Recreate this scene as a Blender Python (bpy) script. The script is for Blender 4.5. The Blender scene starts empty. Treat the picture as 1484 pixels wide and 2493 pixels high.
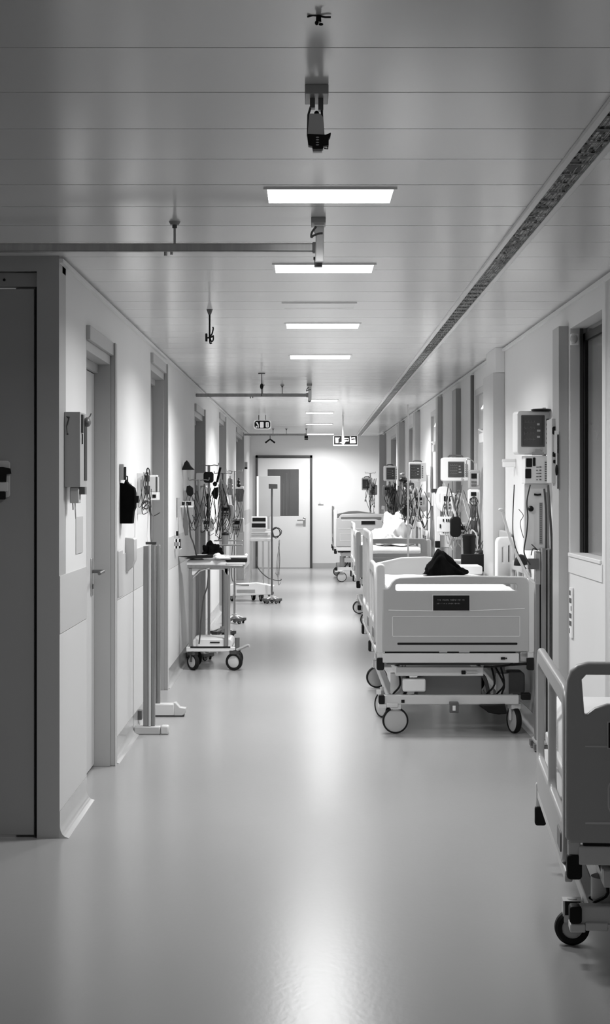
import bpy, bmesh, math, random
from mathutils import Vector, Matrix, noise

PI = math.pi
sc = bpy.context.scene
C = sc.collection
FPX, VX, VY, CH = 4000.0, 745.0, 1190.0, 1.5      # focal length in px, vanishing point, eye height
WL, WR, CE, YE, YC = -1.06, 1.40, 2.5, 31.0, 7.05  # left wall, right wall, ceiling, end wall, near left corner

def at(px, py, Y):
    return Vector(((px - VX) * Y / FPX, Y, CH - (py - VY) * Y / FPX))

# ------------------------------------------------------------------ materials
def mat(name, v, rough=0.5, metal=0.0, spec=0.5, emit=0.0, nscale=0.0, namp=0.0, bump=0.0, bscale=60.0, stretch=None, coat=0.0):
    m = bpy.data.materials.new(name); m.use_nodes = True
    nt = m.node_tree; b = nt.nodes['Principled BSDF']
    b.inputs['Base Color'].default_value = (v, v, v, 1)
    b.inputs['Roughness'].default_value = rough
    b.inputs['Metallic'].default_value = metal
    b.inputs['Specular IOR Level'].default_value = spec
    if coat: b.inputs['Coat Weight'].default_value = coat; b.inputs['Coat Roughness'].default_value = 0.1
    if emit:
        b.inputs['Emission Color'].default_value = (1, 1, 1, 1); b.inputs['Emission Strength'].default_value = emit
    tc = nt.nodes.new('ShaderNodeTexCoord')
    mp = nt.nodes.new('ShaderNodeMapping'); nt.links.new(tc.outputs['Object'], mp.inputs['Vector'])
    if stretch: mp.inputs['Scale'].default_value = stretch
    if namp:
        n = nt.nodes.new('ShaderNodeTexNoise'); n.inputs['Scale'].default_value = nscale; n.inputs['Detail'].default_value = 3
        nt.links.new(mp.outputs['Vector'], n.inputs['Vector'])
        r = nt.nodes.new('ShaderNodeMapRange')
        r.inputs['From Min'].default_value = 0.25; r.inputs['From Max'].default_value = 0.75
        r.inputs['To Min'].default_value = max(0, v - namp); r.inputs['To Max'].default_value = v + namp
        nt.links.new(n.outputs['Fac'], r.inputs['Value']); nt.links.new(r.outputs['Result'], b.inputs['Base Color'])
    if bump:
        n2 = nt.nodes.new('ShaderNodeTexNoise'); n2.inputs['Scale'].default_value = bscale; n2.inputs['Detail'].default_value = 2
        nt.links.new(mp.outputs['Vector'], n2.inputs['Vector'])
        bp = nt.nodes.new('ShaderNodeBump'); bp.inputs['Strength'].default_value = bump; bp.inputs['Distance'].default_value = 0.002
        nt.links.new(n2.outputs['Fac'], bp.inputs['Height']); nt.links.new(bp.outputs['Normal'], b.inputs['Normal'])
    return m

def glassy(name, v, alpha, rough=0.15):
    m = mat(name, v, rough); m.node_tree.nodes['Principled BSDF'].inputs['Alpha'].default_value = alpha; return m

M = dict(
    wall=mat('wall_paint', .70, .55, nscale=1.2, namp=.015, bump=.05, bscale=90),
    band=mat('wall_band', .50, .45, nscale=2, namp=.01),
    dado=mat('wall_dado', .62, .45, nscale=2, namp=.01),
    floor=mat('vinyl_floor', .33, .235, spec=.34, nscale=.8, namp=.015, bump=.12, bscale=55, stretch=(1, .55, 1)),
    cove=mat('cove_vinyl', .46, .16, nscale=3, namp=.02),
    ceil=mat('ceiling_metal', .80, .20, spec=.6, nscale=.5, namp=.01),
    gap=mat('joint_dark', .03, .8, nscale=5, namp=.005),
    darkdoor=mat('dark_door_laminate', .30, .4, nscale=1, namp=.012),
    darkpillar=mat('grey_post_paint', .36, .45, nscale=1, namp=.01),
    frame=mat('grey_frame_paint', .40, .4, nscale=2, namp=.01),
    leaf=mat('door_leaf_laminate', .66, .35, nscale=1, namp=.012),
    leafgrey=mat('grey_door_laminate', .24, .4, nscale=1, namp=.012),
    dark=mat('dark_frame', .045, .45, nscale=3, namp=.006),
    black=mat('black_plastic', .004, .45, spec=.25, nscale=8, namp=.001),
    rubber=mat('black_rubber', .006, .6, spec=.25, nscale=8, namp=.002),
    cloth_b=mat('black_cloth', .003, .95, spec=.05, nscale=20, namp=.001),
    white=mat('white_plastic', .78, .3, nscale=3, namp=.012),
    bedpl=mat('bed_plastic', .40, .34, nscale=1.5, namp=.012),
    bedln=mat('bed_plastic_ridge', .62, .3, nscale=3, namp=.012),
    bedmt=mat('bed_metal_paint', .60, .35, nscale=3, namp=.012),
    grey=mat('grey_plastic', .33, .4, nscale=3, namp=.012),
    midgrey=mat('mid_grey_plastic', .5, .4, nscale=3, namp=.012),
    dgrey=mat('dark_grey_plastic', .10, .4, nscale=3, namp=.01),
    steel=mat('brushed_steel', .62, .28, metal=1, nscale=40, namp=.05, stretch=(1, 1, .05)),
    dsteel=mat('dull_steel', .33, .35, metal=1, nscale=40, namp=.04, stretch=(1, 1, .05)),
    screen=mat('monitor_screen', .055, .22, nscale=6, namp=.012),
    trace=mat('screen_trace', .30, .5, emit=.05, nscale=4, namp=.02),
    sheet=mat('bed_linen', .72, .85, spec=.2, nscale=5, namp=.02, bump=.3, bscale=14),
    linen=mat('grey_linen', .55, .85, spec=.2, nscale=6, namp=.02, bump=.2, bscale=20),
    paper=mat('paper', .74, .8, spec=.2, nscale=4, namp=.02),
    bag=glassy('infusion_bag_film', .80, .72),
    tube=mat('clear_tubing', .62, .3, nscale=5, namp=.03),
    tubed=mat('dark_tubing', .03, .4, nscale=5, namp=.006),
    pane=mat('dark_glass', .10, .12, nscale=1.5, namp=.02),
    panegrey=mat('grey_glass', .20, .15, nscale=1.5, namp=.02),
    emit=mat('light_diffuser', .9, .5, emit=4.0, nscale=2, namp=.01),
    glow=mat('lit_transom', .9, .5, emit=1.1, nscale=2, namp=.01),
    signw=mat('sign_white', .85, .5, emit=.15, nscale=4, namp=.01),
    disc=mat('wheel_disc', .46, .35, nscale=6, namp=.015),
    dim=mat('dim_print', .10, .6, nscale=9, namp=.02),
)

# ------------------------------------------------------------------ mesh builder
class MB:
    def __init__(s): s.bm = bmesh.new()
    def box(s, x0, x1, y0, y1, z0, z1):
        c = Vector(((x0+x1)/2, (y0+y1)/2, (z0+z1)/2))
        m = Matrix.Translation(c) @ Matrix.Diagonal((abs(x1-x0), abs(y1-y0), abs(z1-z0), 1))
        bmesh.ops.create_cube(s.bm, size=1, matrix=m); return s
    def obox(s, c, sx, sy, sz, rx=0, ry=0, rz=0):
        m = Matrix.Translation(Vector(c)) @ Matrix.Rotation(rz, 4, 'Z') @ Matrix.Rotation(ry, 4, 'Y') @ Matrix.Rotation(rx, 4, 'X') @ Matrix.Diagonal((sx, sy, sz, 1))
        bmesh.ops.create_cube(s.bm, size=1, matrix=m); return s
    def cyl(s, p, q, r, r2=None, n=16):
        p, q = Vector(p), Vector(q); d = q - p
        m = Matrix.Translation((p+q)/2) @ d.to_track_quat('Z', 'Y').to_matrix().to_4x4()
        bmesh.ops.create_cone(s.bm, cap_ends=True, segments=n, radius1=r, radius2=r if r2 is None else r2, depth=d.length, matrix=m); return s
    def ball(s, c, rx, ry=None, rz=None, u=16, v=10, lump=0, seed=0, fs=8):
        ry = ry or rx; rz = rz or rx
        r = bmesh.ops.create_uvsphere(s.bm, u_segments=u, v_segments=v, radius=1)
        for w in r['verts']:
            k = 1 + (lump * noise.noise(w.co * fs * .25 + Vector((seed*3.1, seed*1.7, seed))) if lump else 0)
            w.co = Vector((c[0] + w.co.x*rx*k, c[1] + w.co.y*ry*k, c[2] + w.co.z*rz*k))
        return s
    def tube(s, pts, r, n=8, smooth=0, closed=False):
        P = [Vector(p) for p in pts]
        if smooth and len(P) > 2:
            Q = []
            K = len(P) if closed else len(P) - 1
            for i in range(K):
                a = P[i-1] if (i > 0 or closed) else P[0]; b = P[i]; c = P[(i+1) % len(P)]; d = P[(i+2) % len(P)] if (i+2 < len(P) or closed) else c
                for k in range(smooth):
                    t = k/smooth
                    Q.append(.5*((2*b) + (c-a)*t + (2*a-5*b+4*c-d)*t*t + (3*b-a-3*c+d)*t*t*t))
            if not closed: Q.append(P[-1])
            P = Q
        L = len(P); rings = []; nrm = None
        for i in range(L):
            if closed: t = (P[(i+1) % L] - P[i-1])
            else: t = P[min(i+1, L-1)] - P[max(i-1, 0)]
            if t.length < 1e-9: t = Vector((0, 0, 1))
            t.normalize()
            if nrm is None:
                nrm = t.orthogonal().normalized()
            nrm = (nrm - t*nrm.dot(t))
            if nrm.length < 1e-6: nrm = t.orthogonal()
            nrm.normalize(); bn = t.cross(nrm)
            rings.append([s.bm.verts.new(P[i] + (nrm*math.cos(2*PI*k/n) + bn*math.sin(2*PI*k/n))*r) for k in range(n)])
        for i in range(L if closed else L-1):
            A, B = rings[i], rings[(i+1) % L]
            for k in range(n):
                s.bm.faces.new((A[k], A[(k+1) % n], B[(k+1) % n], B[k]))
        if not closed:
            s.bm.faces.new(rings[0][::-1]); s.bm.faces.new(rings[-1])
        return s
    def lathe(s, prof, c=(0, 0, 0), axis=(0, 0, 1), n=28):
        c = Vector(c); R = Vector(axis).normalized().to_track_quat('Z', 'Y').to_matrix()
        rings = []
        for r, h in prof:
            rings.append([s.bm.verts.new(c + R @ Vector((r*math.cos(2*PI*k/n), r*math.sin(2*PI*k/n), h))) for k in range(n)])
        for A, B in zip(rings, rings[1:]):
            for k in range(n): s.bm.faces.new((A[k], A[(k+1) % n], B[(k+1) % n], B[k]))
        s.bm.faces.new(rings[0][::-1]); s.bm.faces.new(rings[-1]); return s
    def ring(s, c, axis, R, w, t, n=36):          # tyre: outer radius R, radial thickness w, width t
        c = Vector(c); Q = Vector(axis).normalized().to_track_quat('Z', 'Y').to_matrix()
        prof = [(R-w, -t/2), (R-w*.35, -t/2), (R, -t*.28), (R, t*.28), (R-w*.35, t/2), (R-w, t/2)]
        rr = [[s.bm.verts.new(c + Q @ Vector((r*math.cos(2*PI*k/n), r*math.sin(2*PI*k/n), h))) for k in range(n)] for r, h in prof]
        for i in range(len(rr)):
            A, B = rr[i], rr[(i+1) % len(rr)]
            for k in range(n): s.bm.faces.new((A[k], A[(k+1) % n], B[(k+1) % n], B[k]))
        return s
    def poly(s, pts, y, t):                      # XZ outline extruded from y to y+t
        a = [s.bm.verts.new((p[0], y, p[1])) for p in pts]; b = [s.bm.verts.new((p[0], y+t, p[1])) for p in pts]
        s.bm.faces.new(a); s.bm.faces.new(b[::-1]); L = len(pts)
        for i in range(L): s.bm.faces.new((a[i], b[i], b[(i+1) % L], a[(i+1) % L]))
        return s
    def panel(s, outs, y, t, bev=0.006, xf=None):  # XZ outlines (first outer, rest holes), rounded edges
        cu = bpy.data.curves.new('tmp', 'CURVE'); cu.dimensions = '2D'; cu.fill_mode = 'BOTH'
        cu.extrude = max(t/2 - bev, .0005); cu.bevel_depth = bev; cu.bevel_resolution = 2
        for o in outs:
            sp = cu.splines.new('POLY'); sp.points.add(len(o)-1); sp.use_cyclic_u = True
            for q, p in zip(sp.points, o): q.co = (p[0], p[1], 0, 1)
        ob = bpy.data.objects.new('tmp', cu); me = bpy.data.meshes.new_from_object(ob)
        me.transform(Matrix.Translation((0, y + t/2, 0)) @ Matrix.Rotation(PI/2, 4, 'X'))
        if xf is not None: me.transform(xf)
        s.bm.from_mesh(me); bpy.data.objects.remove(ob); bpy.data.curves.remove(cu); bpy.data.meshes.remove(me); return s
    def xf(s, m): bmesh.ops.transform(s.bm, matrix=m, verts=s.bm.verts); return s
    def build(s, name, m, parent=None, bevel=0, flat=False, ang=35):
        bmesh.ops.recalc_face_normals(s.bm, faces=s.bm.faces)
        me = bpy.data.meshes.new(name); s.bm.to_mesh(me); s.bm.free()
        me.materials.append(M[m] if isinstance(m, str) else m)
        if not flat:
            for p in me.polygons: p.use_smooth = True
            me.set_sharp_from_angle(angle=math.radians(ang))
        o = bpy.data.objects.new(name, me); C.objects.link(o)
        if parent is not None: o.parent = parent
        if bevel:
            b = o.modifiers.new('bevel', 'BEVEL'); b.width = bevel; b.segments = 2; b.limit_method = 'ANGLE'; b.angle_limit = math.radians(50)
        return o

def rr(x0, z0, x1, z1, r, n=5):
    r = min(r, (x1-x0)/2-1e-4, (z1-z0)/2-1e-4); o = []
    for cx, cz, a in ((x1-r, z0+r, -PI/2), (x1-r, z1-r, 0), (x0+r, z1-r, PI/2), (x0+r, z0+r, PI)):
        for k in range(n+1):
            t = a + PI/2*k/n; o.append((cx + r*math.cos(t), cz + r*math.sin(t)))
    return o

def tag(o, label, cat, group=None, kind=None):
    o['label'] = label; o['category'] = cat
    if group: o['group'] = group
    if kind: o['kind'] = kind
    return o
def thing(name, loc, label, cat, group=None, rz=0, kind=None):
    o = bpy.data.objects.new(name, None); C.objects.link(o); o.empty_display_size = .1
    o.location = loc; o.rotation_euler = (0, 0, rz); return tag(o, label, cat, group, kind)
def struct(o, label, cat): return tag(o, label, cat, None, 'structure')
def clone(root, loc, label, rz=0):
    r = root.copy(); C.objects.link(r); r.location = loc; r.rotation_euler = (0, 0, rz); r['label'] = label
    for ch in root.children:
        c = ch.copy(); C.objects.link(c); c.parent = r
        for g in ch.children:
            d = g.copy(); C.objects.link(d); d.parent = c
    return r

# ================================================================== ROOM SHELL
b = MB().box(-4, 3, -1, YE+.3, -.1, 0); struct(b.build('floor', 'floor', flat=True), 'glossy grey vinyl floor running down the corridor', 'floor')

PIT, J0 = .42, 3.724
b = MB()
k = -10
while True:
    y0 = J0 + k*PIT + .003; y1 = y0 + PIT - .006; k += 1
    if y0 > YE + .1: break
    b.box(-4, 3, y0, min(y1, YE+.2), CE, CE+.02)
ce = b.build('ceiling', 'ceil', flat=True)
struct(ce, 'glossy white ceiling of wide metal panels laid across the corridor', 'ceiling')
MB().box(-4, 3, -1, YE+.3, CE+.021, CE+.1).build('joint_backing', 'gap', ce, flat=True)

LD = [(7.92, 8.89, 2.22), (11.2, 12.25, 2.36), (15.6, 16.8, 2.24), (20.0, 21.2, 2.36), (24.8, 27.2, 2.36)]
RD = [(12.3, 13.65, 2.32), (17.2, 18.5, 2.36), (21.6, 22.8, 2.36), (25.6, 27.2, 2.36)]
WIN = (7.78, 8.72, 1.146, 2.35)

def wall_with(x0, x1, ys, ye, doors, extra=None):
    b = MB(); y = ys
    for a, c, z in sorted(doors + ([extra] if extra else [])):
        b.box(x0, x1, y, a, 0, CE); b.box(x0, x1, a, c, z, CE)
        if extra and (a, c, z) == extra: b.box(x0, x1, a, c, 0, WIN[2])
        y = c
    b.box(x0, x1, y, ye, 0, CE); return b
struct(wall_with(WL-.22, WL, YC+.2, YE, LD).build('wall_left', 'wall', flat=True), 'white corridor wall on the left, pierced by doorways', 'wall')
struct(wall_with(WR, WR+.22, 7.48, YE, RD, (WIN[0], WIN[1], WIN[3])).build('wall_right', 'wall', flat=True), 'white corridor wall on the right with window and doorways', 'wall')
struct(MB().box(WL-.3, WR+.3, YE, YE+.2, 0, CE).build('wall_end', 'wall', flat=True), 'bright white wall closing the far end of the corridor', 'wall')
# wide near bay
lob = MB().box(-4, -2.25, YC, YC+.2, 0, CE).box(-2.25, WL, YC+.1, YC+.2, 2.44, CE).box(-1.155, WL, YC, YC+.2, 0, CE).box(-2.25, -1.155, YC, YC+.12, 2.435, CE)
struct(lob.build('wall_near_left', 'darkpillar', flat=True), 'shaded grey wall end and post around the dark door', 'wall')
struct(MB().box(WR, 3, 7.48, 7.7, 0, CE).build('wall_near_right', 'wall', flat=True), 'end of the right wall where the near bay opens', 'wall')
struct(MB().box(2.3, 2.4, -1, 7.48, 0, CE).build('wall_bay_right', 'wall', flat=True), 'white wall of the near bay on the right', 'wall')
struct(MB().box(-3.4, -3.3, -1, YC, 0, CE).build('wall_bay_left', 'wall', flat=True), 'white wall of the near bay on the left', 'wall')

# dark door in the near bay
d = thing('door_1', (-1.7, YC, 0), 'dark grey door at the left edge of the corridor', 'door', kind='structure')
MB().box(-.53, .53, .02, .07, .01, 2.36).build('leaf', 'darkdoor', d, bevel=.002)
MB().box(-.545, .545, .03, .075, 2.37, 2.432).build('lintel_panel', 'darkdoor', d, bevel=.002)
MB().box(.5315, .5445, .035, .09, 0, 2.37).box(-.5445, -.5315, .035, .09, 0, 2.37).build('dark_gap', 'black', d, flat=True)  # black strips paint in the dark of the open gap beside the leaf
MB().ball((.40, .028, 2.40), .006).build('screw', 'black', d)

# black and grey plate on that door
t = thing('door_plate', (-1.345, YC, 1.5), 'black and pale plate fixed to the dark grey door', 'plate')
MB().panel([rr(-.12, .12 - .155, .07, .118, .012)], .009, .01, .003).build('backing', 'midgrey', t)
MB().panel([[(-.12, .092), (.045, .092), (.075, .085), (.078, .066), (.058, .064), (.056, .032), (-.12, .032)]], -.004, .012, .002).build('upper_bar', 'black', t)
MB().panel([rr(-.12, -.044, .054, -.013, .004)], -.004, .012, .002).build('lower_bar', 'black', t)
MB().panel([rr(-.12, -.01, .064, .028, .004)], .002, .008, .002).build('pale_strip', 'bedmt', t)

# ---------------- left doorways: leaf, reveal frame, architrave
def left_door(n, a, c, z, leafm, label, handle=True, depth=.085):
    d = thing('door_%d' % n, (WL, a, 0), label, 'door', kind='structure')
    w = c - a
    MB().box(-depth-.045, -depth, .05, w-.012, .012, z-.1).build('leaf', leafm, d, bevel=.002)
    f = MB().box(-.2, 0, -.001, .012, 0, z).box(-.2, .001, w-.01, w, 0, z).box(-.2, .001, 0, w, z-.05, z)
    f.box(-depth-.04, -depth+.02, .0, w, z-.095, z-.05)
    f.build('door_frame', 'frame', d, bevel=.002)
    MB().box(-.001, .03, w, w+.07, 0, z+.07).box(-.001, .02, -.0, w+.001, z, z+.07).build('architrave', 'frame', d, bevel=.003)
    MB().box(.028, .032, w-.004, w+.006, 0, z+.07).build('edge_strip', 'white', d)
    if handle:
        h = MB().box(-depth, -depth+.008, w-.16, w-.11, .93, 1.13).build('handle_plate', 'steel', d, bevel=.003)
        MB().tube([(-depth, w-.135, 1.06), (-depth+.06, w-.135, 1.06), (-depth+.065, w-.16, 1.06), (-depth+.06, w-.27, 1.055)], .009, 10, 4).build('lever', 'dgrey', h)
        MB().cyl((-depth, w-.135, .98), (-depth+.012, w-.135, .98), .014).build('lock', 'dgrey', h)
    return d
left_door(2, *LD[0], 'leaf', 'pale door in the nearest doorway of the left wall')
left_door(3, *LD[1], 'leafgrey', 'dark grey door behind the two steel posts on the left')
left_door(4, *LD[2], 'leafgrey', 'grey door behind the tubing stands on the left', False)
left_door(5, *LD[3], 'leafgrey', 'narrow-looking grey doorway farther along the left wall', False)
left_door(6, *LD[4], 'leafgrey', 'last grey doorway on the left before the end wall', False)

def seg(doors, ys, ye, pad=.07):
    o = []; y = ys
    for a, c, z in doors: o.append((y, a-.005)); y = c + pad
    o.append((y, ye)); return o
def cove(segs, x, sgn, name, label):
    b = MB()
    for y0, y1 in segs:
        prof = [(0, .115), (.004, .115), (.004, .05)] + [(.004 + .036*(1-math.cos(a)), .05 - .048*math.sin(a)) for a in (PI/8, PI/4, 3*PI/8, PI/2)] + [(.042, 0), (0, 0)]
        A = [b.bm.verts.new((x + sgn*p, y0, q)) for p, q in prof]; B = [b.bm.verts.new((x + sgn*p, y1, q)) for p, q in prof]
        b.bm.faces.new(A); b.bm.faces.new(B[::-1])
        for i in range(len(prof)): j = (i+1) % len(prof); b.bm.faces.new((A[i], A[j], B[j], B[i]))
    struct(b.build(name, 'cove', ang=40), label, 'baseboard')
cove(seg(LD, YC, YE), WL, 1, 'baseboard_left', 'glossy coved vinyl baseboard along the left wall')
cove(seg(RD, 7.7, YE), WR, -1, 'baseboard_right', 'coved vinyl baseboard along the right wall')
b = MB().box(.12, WR, YE-.012, YE, 0, .1); struct(b.build('baseboard_end', 'frame'), 'grey baseboard under the end wall beside the door', 'baseboard')
b1, b2 = MB(), MB()
for y0, y1 in seg(LD, YC, YE):
    b1.box(WL-.001, WL+.003, y0+.001, y1, .116, .874); b2.box(WL-.001, WL+.0045, y0+.001, y1, .877, 1.125)
struct(b1.build('trim_1', 'dado', flat=True), 'pale lower wall panelling along the left wall', 'wall panel')
struct(b2.build('trim_2', 'band', flat=True), 'grey protective band along the left wall at bed height', 'wall band')
struct(MB().box(WL, WL+.018, YC, YE, CE-.03, CE-.012).build('trim_3', 'wall'), 'thin cornice line along the top of the left wall', 'cornice')
struct(MB().box(WR-.018, WR, 7.48, YE, CE-.03, CE-.012).build('trim_4', 'wall'), 'thin cornice line along the top of the right wall', 'cornice')
struct(MB().box(WL-.0, WL+.035, 9.0, 9.2, .9, 1.16).build('trim_5', 'midgrey', bevel=.006), 'pale plastic guard on the wall beside the nearest left doorway', 'wall guard')

# ---------------- right side: window, pilasters, doorways
w = thing('window_1', (WR, WIN[0], WIN[2]), 'recessed window with black frame at the right edge', 'window', kind='structure')
W_, H_ = WIN[1]-WIN[0], WIN[3]-WIN[2]
MB().box(.083, .20, .0, W_, 0, H_).build('pane', 'panegrey', w, flat=True)
MB().box(.066, .082, W_-.07, W_, 0, H_-.03).box(.066, .082, 0, W_, H_-.07, H_-.03).box(.066, .082, 0, .03, 0, H_).build('window_frame', 'black', w)
MB().box(.05, .0655, W_-.018, W_, 0, H_-.0).build('frame_edge', 'dark', w)
MB().box(-.012, .083, -.0, W_+.004, -.004, .016).build('window_sill', 'wall', w, bevel=.003)
MB().box(-.006, -.0, -.02, W_+.03, -.09, -.004).build('apron', 'wall', w, bevel=.002)
MB().tube([(.1, .1, .02), (.1, .5, .05)], .004).build('blind_cord', 'dark', w)
t = thing('sensor', (WR+.03, WIN[1]-.035, WIN[3]-.06), 'small pale sensor in the top corner of the recessed window', 'sensor')
MB().box(-.035, .01, -.02, .02, -.03, .03).build('housing', 'white', t, bevel=.006)
MB().ball((-.02, -.024, 0), .02, .014, .024).build('lens', 'midgrey', t)

def pil(n, y0, y1, x, z, m, label):
    struct(MB().box(x, WR, y0, y1, 0, z).build('trim_%d' % n, m, bevel=.003), label, 'wall post')
pil(6, 8.78, 9.0, 1.348, 2.37, 'frame', 'grey wall post beside the recessed window')
pil(7, 11.6, 12.25, 1.318, 2.32, 'midgrey', 'broad grey post before the first right doorway')
struct(MB().box(1.335, WR, 11.6, 12.2, 2.321, CE).build('trim_8', 'wall', bevel=.003), 'white boxing above the broad grey post', 'wall post')
pil(9, 13.72, 13.8, 1.375, 2.45, 'dgrey', 'thin dark jamb past the first right doorway')
pil(10, 14.9, 15.3, 1.355, 2.41, 'leafgrey', 'dark grey post between the first and second right doorways')
pil(11, 16.9, 17.15, 1.35, 2.45, 'frame', 'grey post before the second right doorway')
pil(12, 20.2, 20.6, 1.34, 2.45, 'frame', 'slim grey post past the second right doorway')
pil(13, 23.4, 23.8, 1.32, 2.45, 'frame', 'slim grey post past the third right doorway')
pil(14, 28.8, 29.2, 1.28, 2.45, 'frame', 'last slim grey post on the right before the end wall')

def right_door(n, a, c, z, leafm, label, transom=False):
    d = thing('door_%d' % n, (WR, a, 0), label, 'door', kind='structure'); w = c - a
    q0 = .022 if transom else .07
    MB().box(q0, .12, .02, w-.02, .012, z-.34 if transom else z-.06).build('leaf', leafm, d, bevel=.002)
    f = MB().box(-.0, .19, w-.03, w, 0, z).box(.0, .19, 0, w, z-.05, z).box(.0, .19, 0, .012, 0, z).build('door_frame', 'midgrey', d, bevel=.002)
    if transom:
        MB().box(.03, .10, .012, w-.03, z-.335, z-.05).build('transom_pane', 'leaf', d)
        MB().poly([(.18, z-.17), (1.12, z-.17), (.45, z-.075), (.18, z-.07)], 0, .006).xf(Matrix.Translation((.029, 0, 0)) @ Matrix.Rotation(PI/2, 4, 'Z')).build('painted_glow', 'glow', d, flat=True)  # emissive patch paints in the light of the room behind the glass
        h = MB().box(-.03, .022, .45, .75, z-.46, z-.38).build('door_closer', 'white', d, bevel=.01)
        MB().tube([(-.01, .5, z-.38), (-.03, .75, z-.35), (.0, 1.0, z-.34)], .008).build('closer_arm', 'white', h)
    MB().box(q0-.012, q0, w-.2, w-.17, .95, 1.15).build('handle', 'steel', d)
    return d
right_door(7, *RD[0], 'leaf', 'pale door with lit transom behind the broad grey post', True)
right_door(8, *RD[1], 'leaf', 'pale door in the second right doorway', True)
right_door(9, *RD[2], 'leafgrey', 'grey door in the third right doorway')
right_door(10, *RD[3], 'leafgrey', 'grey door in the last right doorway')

# ---------------- end door
d = thing('door_11', (-.42, YE, 0), 'white door with dark frame and window at the corridor end', 'door', kind='structure')
DW = .535
MB().panel([rr(-DW+.04, .01, DW-.04, 2.08, .004), rr(-.31, .985, .28, 1.87, .004)], -.03, .025, .002).build('leaf', 'leaf', d)
MB().box(-DW, -DW+.042, -.05, 0, 0, 2.13).box(DW-.042, DW, -.05, 0, 0, 2.13).box(-DW, DW, -.05, 0, 2.085, 2.13).build('door_frame', 'dark', d)
MB().box(-.31, .28, -.018, -.008, .985, 1.87).build('pane', 'pane', d, flat=True)
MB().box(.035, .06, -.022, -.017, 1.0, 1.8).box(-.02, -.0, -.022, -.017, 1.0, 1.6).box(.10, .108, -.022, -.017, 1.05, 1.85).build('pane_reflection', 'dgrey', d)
h = MB().box(.36, .41, -.036, -.029, .79, .96).build('handle_plate', 'steel', d, bevel=.004)
MB().tube([(.385, -.035, .91), (.385, -.08, .91), (.36, -.085, .91), (.25, -.08, .905)], .012, 10, 3).build('lever', 'dsteel', h)
MB().box(-DW+.042, DW-.042, -.031, -.028, .0, .016).build('threshold', 'grey', d)
t = thing('wall_switch', (.275, YE, 1.24), 'small white switch on the end wall beside the door', 'switch')
MB().box(-.05, .05, -.02, 0, -.035, .035).build('plate', 'white', t, bevel=.006)
MB().box(-.035, .0, -.026, -.02, -.025, .025).build('rocker', 'bedmt', t, bevel=.003)

# ================================================================== CEILING ITEMS
def light(y0, y1, x0, x1, label, power, name='ceiling_light', lit=True):
    t = thing(name, ((x0+x1)/2, (y0+y1)/2, CE), label, 'light', 'recessed ceiling lights down the corridor'); hx, hy = (x1-x0)/2, (y1-y0)/2
    MB().box(-hx-.012, hx+.012, -hy-.008, -hy, -.006, 0).box(-hx-.012, hx+.012, hy, hy+.008, -.006, 0).box(-hx-.012, -hx, -hy, hy, -.006, 0).box(hx, hx+.012, -hy, hy, -.006, 0).build('frame', 'ceil', t)
    MB().box(-hx, hx, -hy, hy, -.005, .0).build('diffuser', 'emit' if lit else 'ceil', t, flat=True)
    if power:
        l = bpy.data.lights.new('lamp', 'AREA'); l.shape = 'RECTANGLE'; l.size = hx*2; l.size_y = hy*2; l.energy = power; l.spread = math.radians(155)
        o = bpy.data.objects.new('lamp', l); C.objects.link(o); o.parent = t; o.location = (0, 0, -.012)
P0 = 1.45
light(5.46, 5.72, -.13, .29, 'nearest and largest bright ceiling light', 9*P0)
light(7.30, 7.57, -.14, .30, 'second bright ceiling light from the camera, behind the first hanging rail', 20*P0)
light(9.90, 10.20, -.12, .32, 'third bright ceiling light, past the unlit panel', 27*P0)
light(8.82, 9.05, -.12, .26, 'unlit ceiling panel between the second and third lights', 0, 'ceiling_panel', False)
light(12.27, 12.60, -.12, .33, 'fourth bright ceiling light, before the second hanging rail', 38*P0)
light(18.4, 18.7, .06, .35, 'fifth ceiling light, beyond the second rail', 56*P0)
light(21.4, 21.75, .0, .35, 'sixth ceiling light, in front of the two hanging signs', 32*P0)
light(25.2, 25.5, .0, .4, 'added seventh ceiling light, before the third rail', 42*P0)  # extra panel, added to light the far corridor
light(29.7, 30.2, .02, .50, 'last ceiling light, close to the end wall', 30*P0)

# cable tray
t = thing('cable_tray', (.765, 3.0, CE), 'long ladder-like cable tray running along the ceiling at right', 'cable tray')
t.rotation_euler = (0, 0, -math.atan(.0058))
L_ = 27.6
MB().box(0, .021, 0, L_, -.014, 0).build('rail', 'white', t, bevel=.002); MB().box(.089, .110, 0, L_, -.014, 0).build('rail', 'white', t, bevel=.002)
MB().box(.016, .092, 0, L_, -.003, 0).build('bed', 'leaf', t, flat=True)
def gridmesh(xs, ys, z, keep, name, m):
    b = MB(); V = [[b.bm.verts.new((x, y, z)) for x in xs] for y in ys]
    for j in range(len(ys)-1):
        for i in range(len(xs)-1):
            if keep(i, j): b.bm.faces.new((V[j][i], V[j][i+1], V[j+1][i+1], V[j+1][i]))
    for v in [v for v in b.bm.verts if not v.link_faces]: b.bm.verts.remove(v)
    return b.build(name, m, t, flat=True)
ys = []; y = .4
while y < L_: ys += [y, y+(.02 if y < 5 else .05)]; y += .16 if y < 8 else .22
gridmesh([.021, .0235, .0865, .089], ys, -.0105, lambda i, j: i != 1 or j % 2 == 0, 'grating', 'dark')
rng = random.Random(4); ys = []; y = .2
while y < 9: ys += [y, y+.003]; y += .034
fill = {(i, j): rng.random() < .36*max(.25, 1-j/420) for i in range(13) for j in range(len(ys))}
gridmesh([.021 + k*.0105 + e for k in range(7) for e in (0, .0012)][:13], ys, -.0085, lambda i, j: i % 2 == 0 or j % 2 == 0 or fill[i, j], 'netting', 'black')
b = MB()
for k in range(6):
    x = .022 + k*.0125
    b.tube([(x + .004*math.sin(j*1.7+k), j*.6, -.006) for j in range(47)], .0018, 5)
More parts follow.
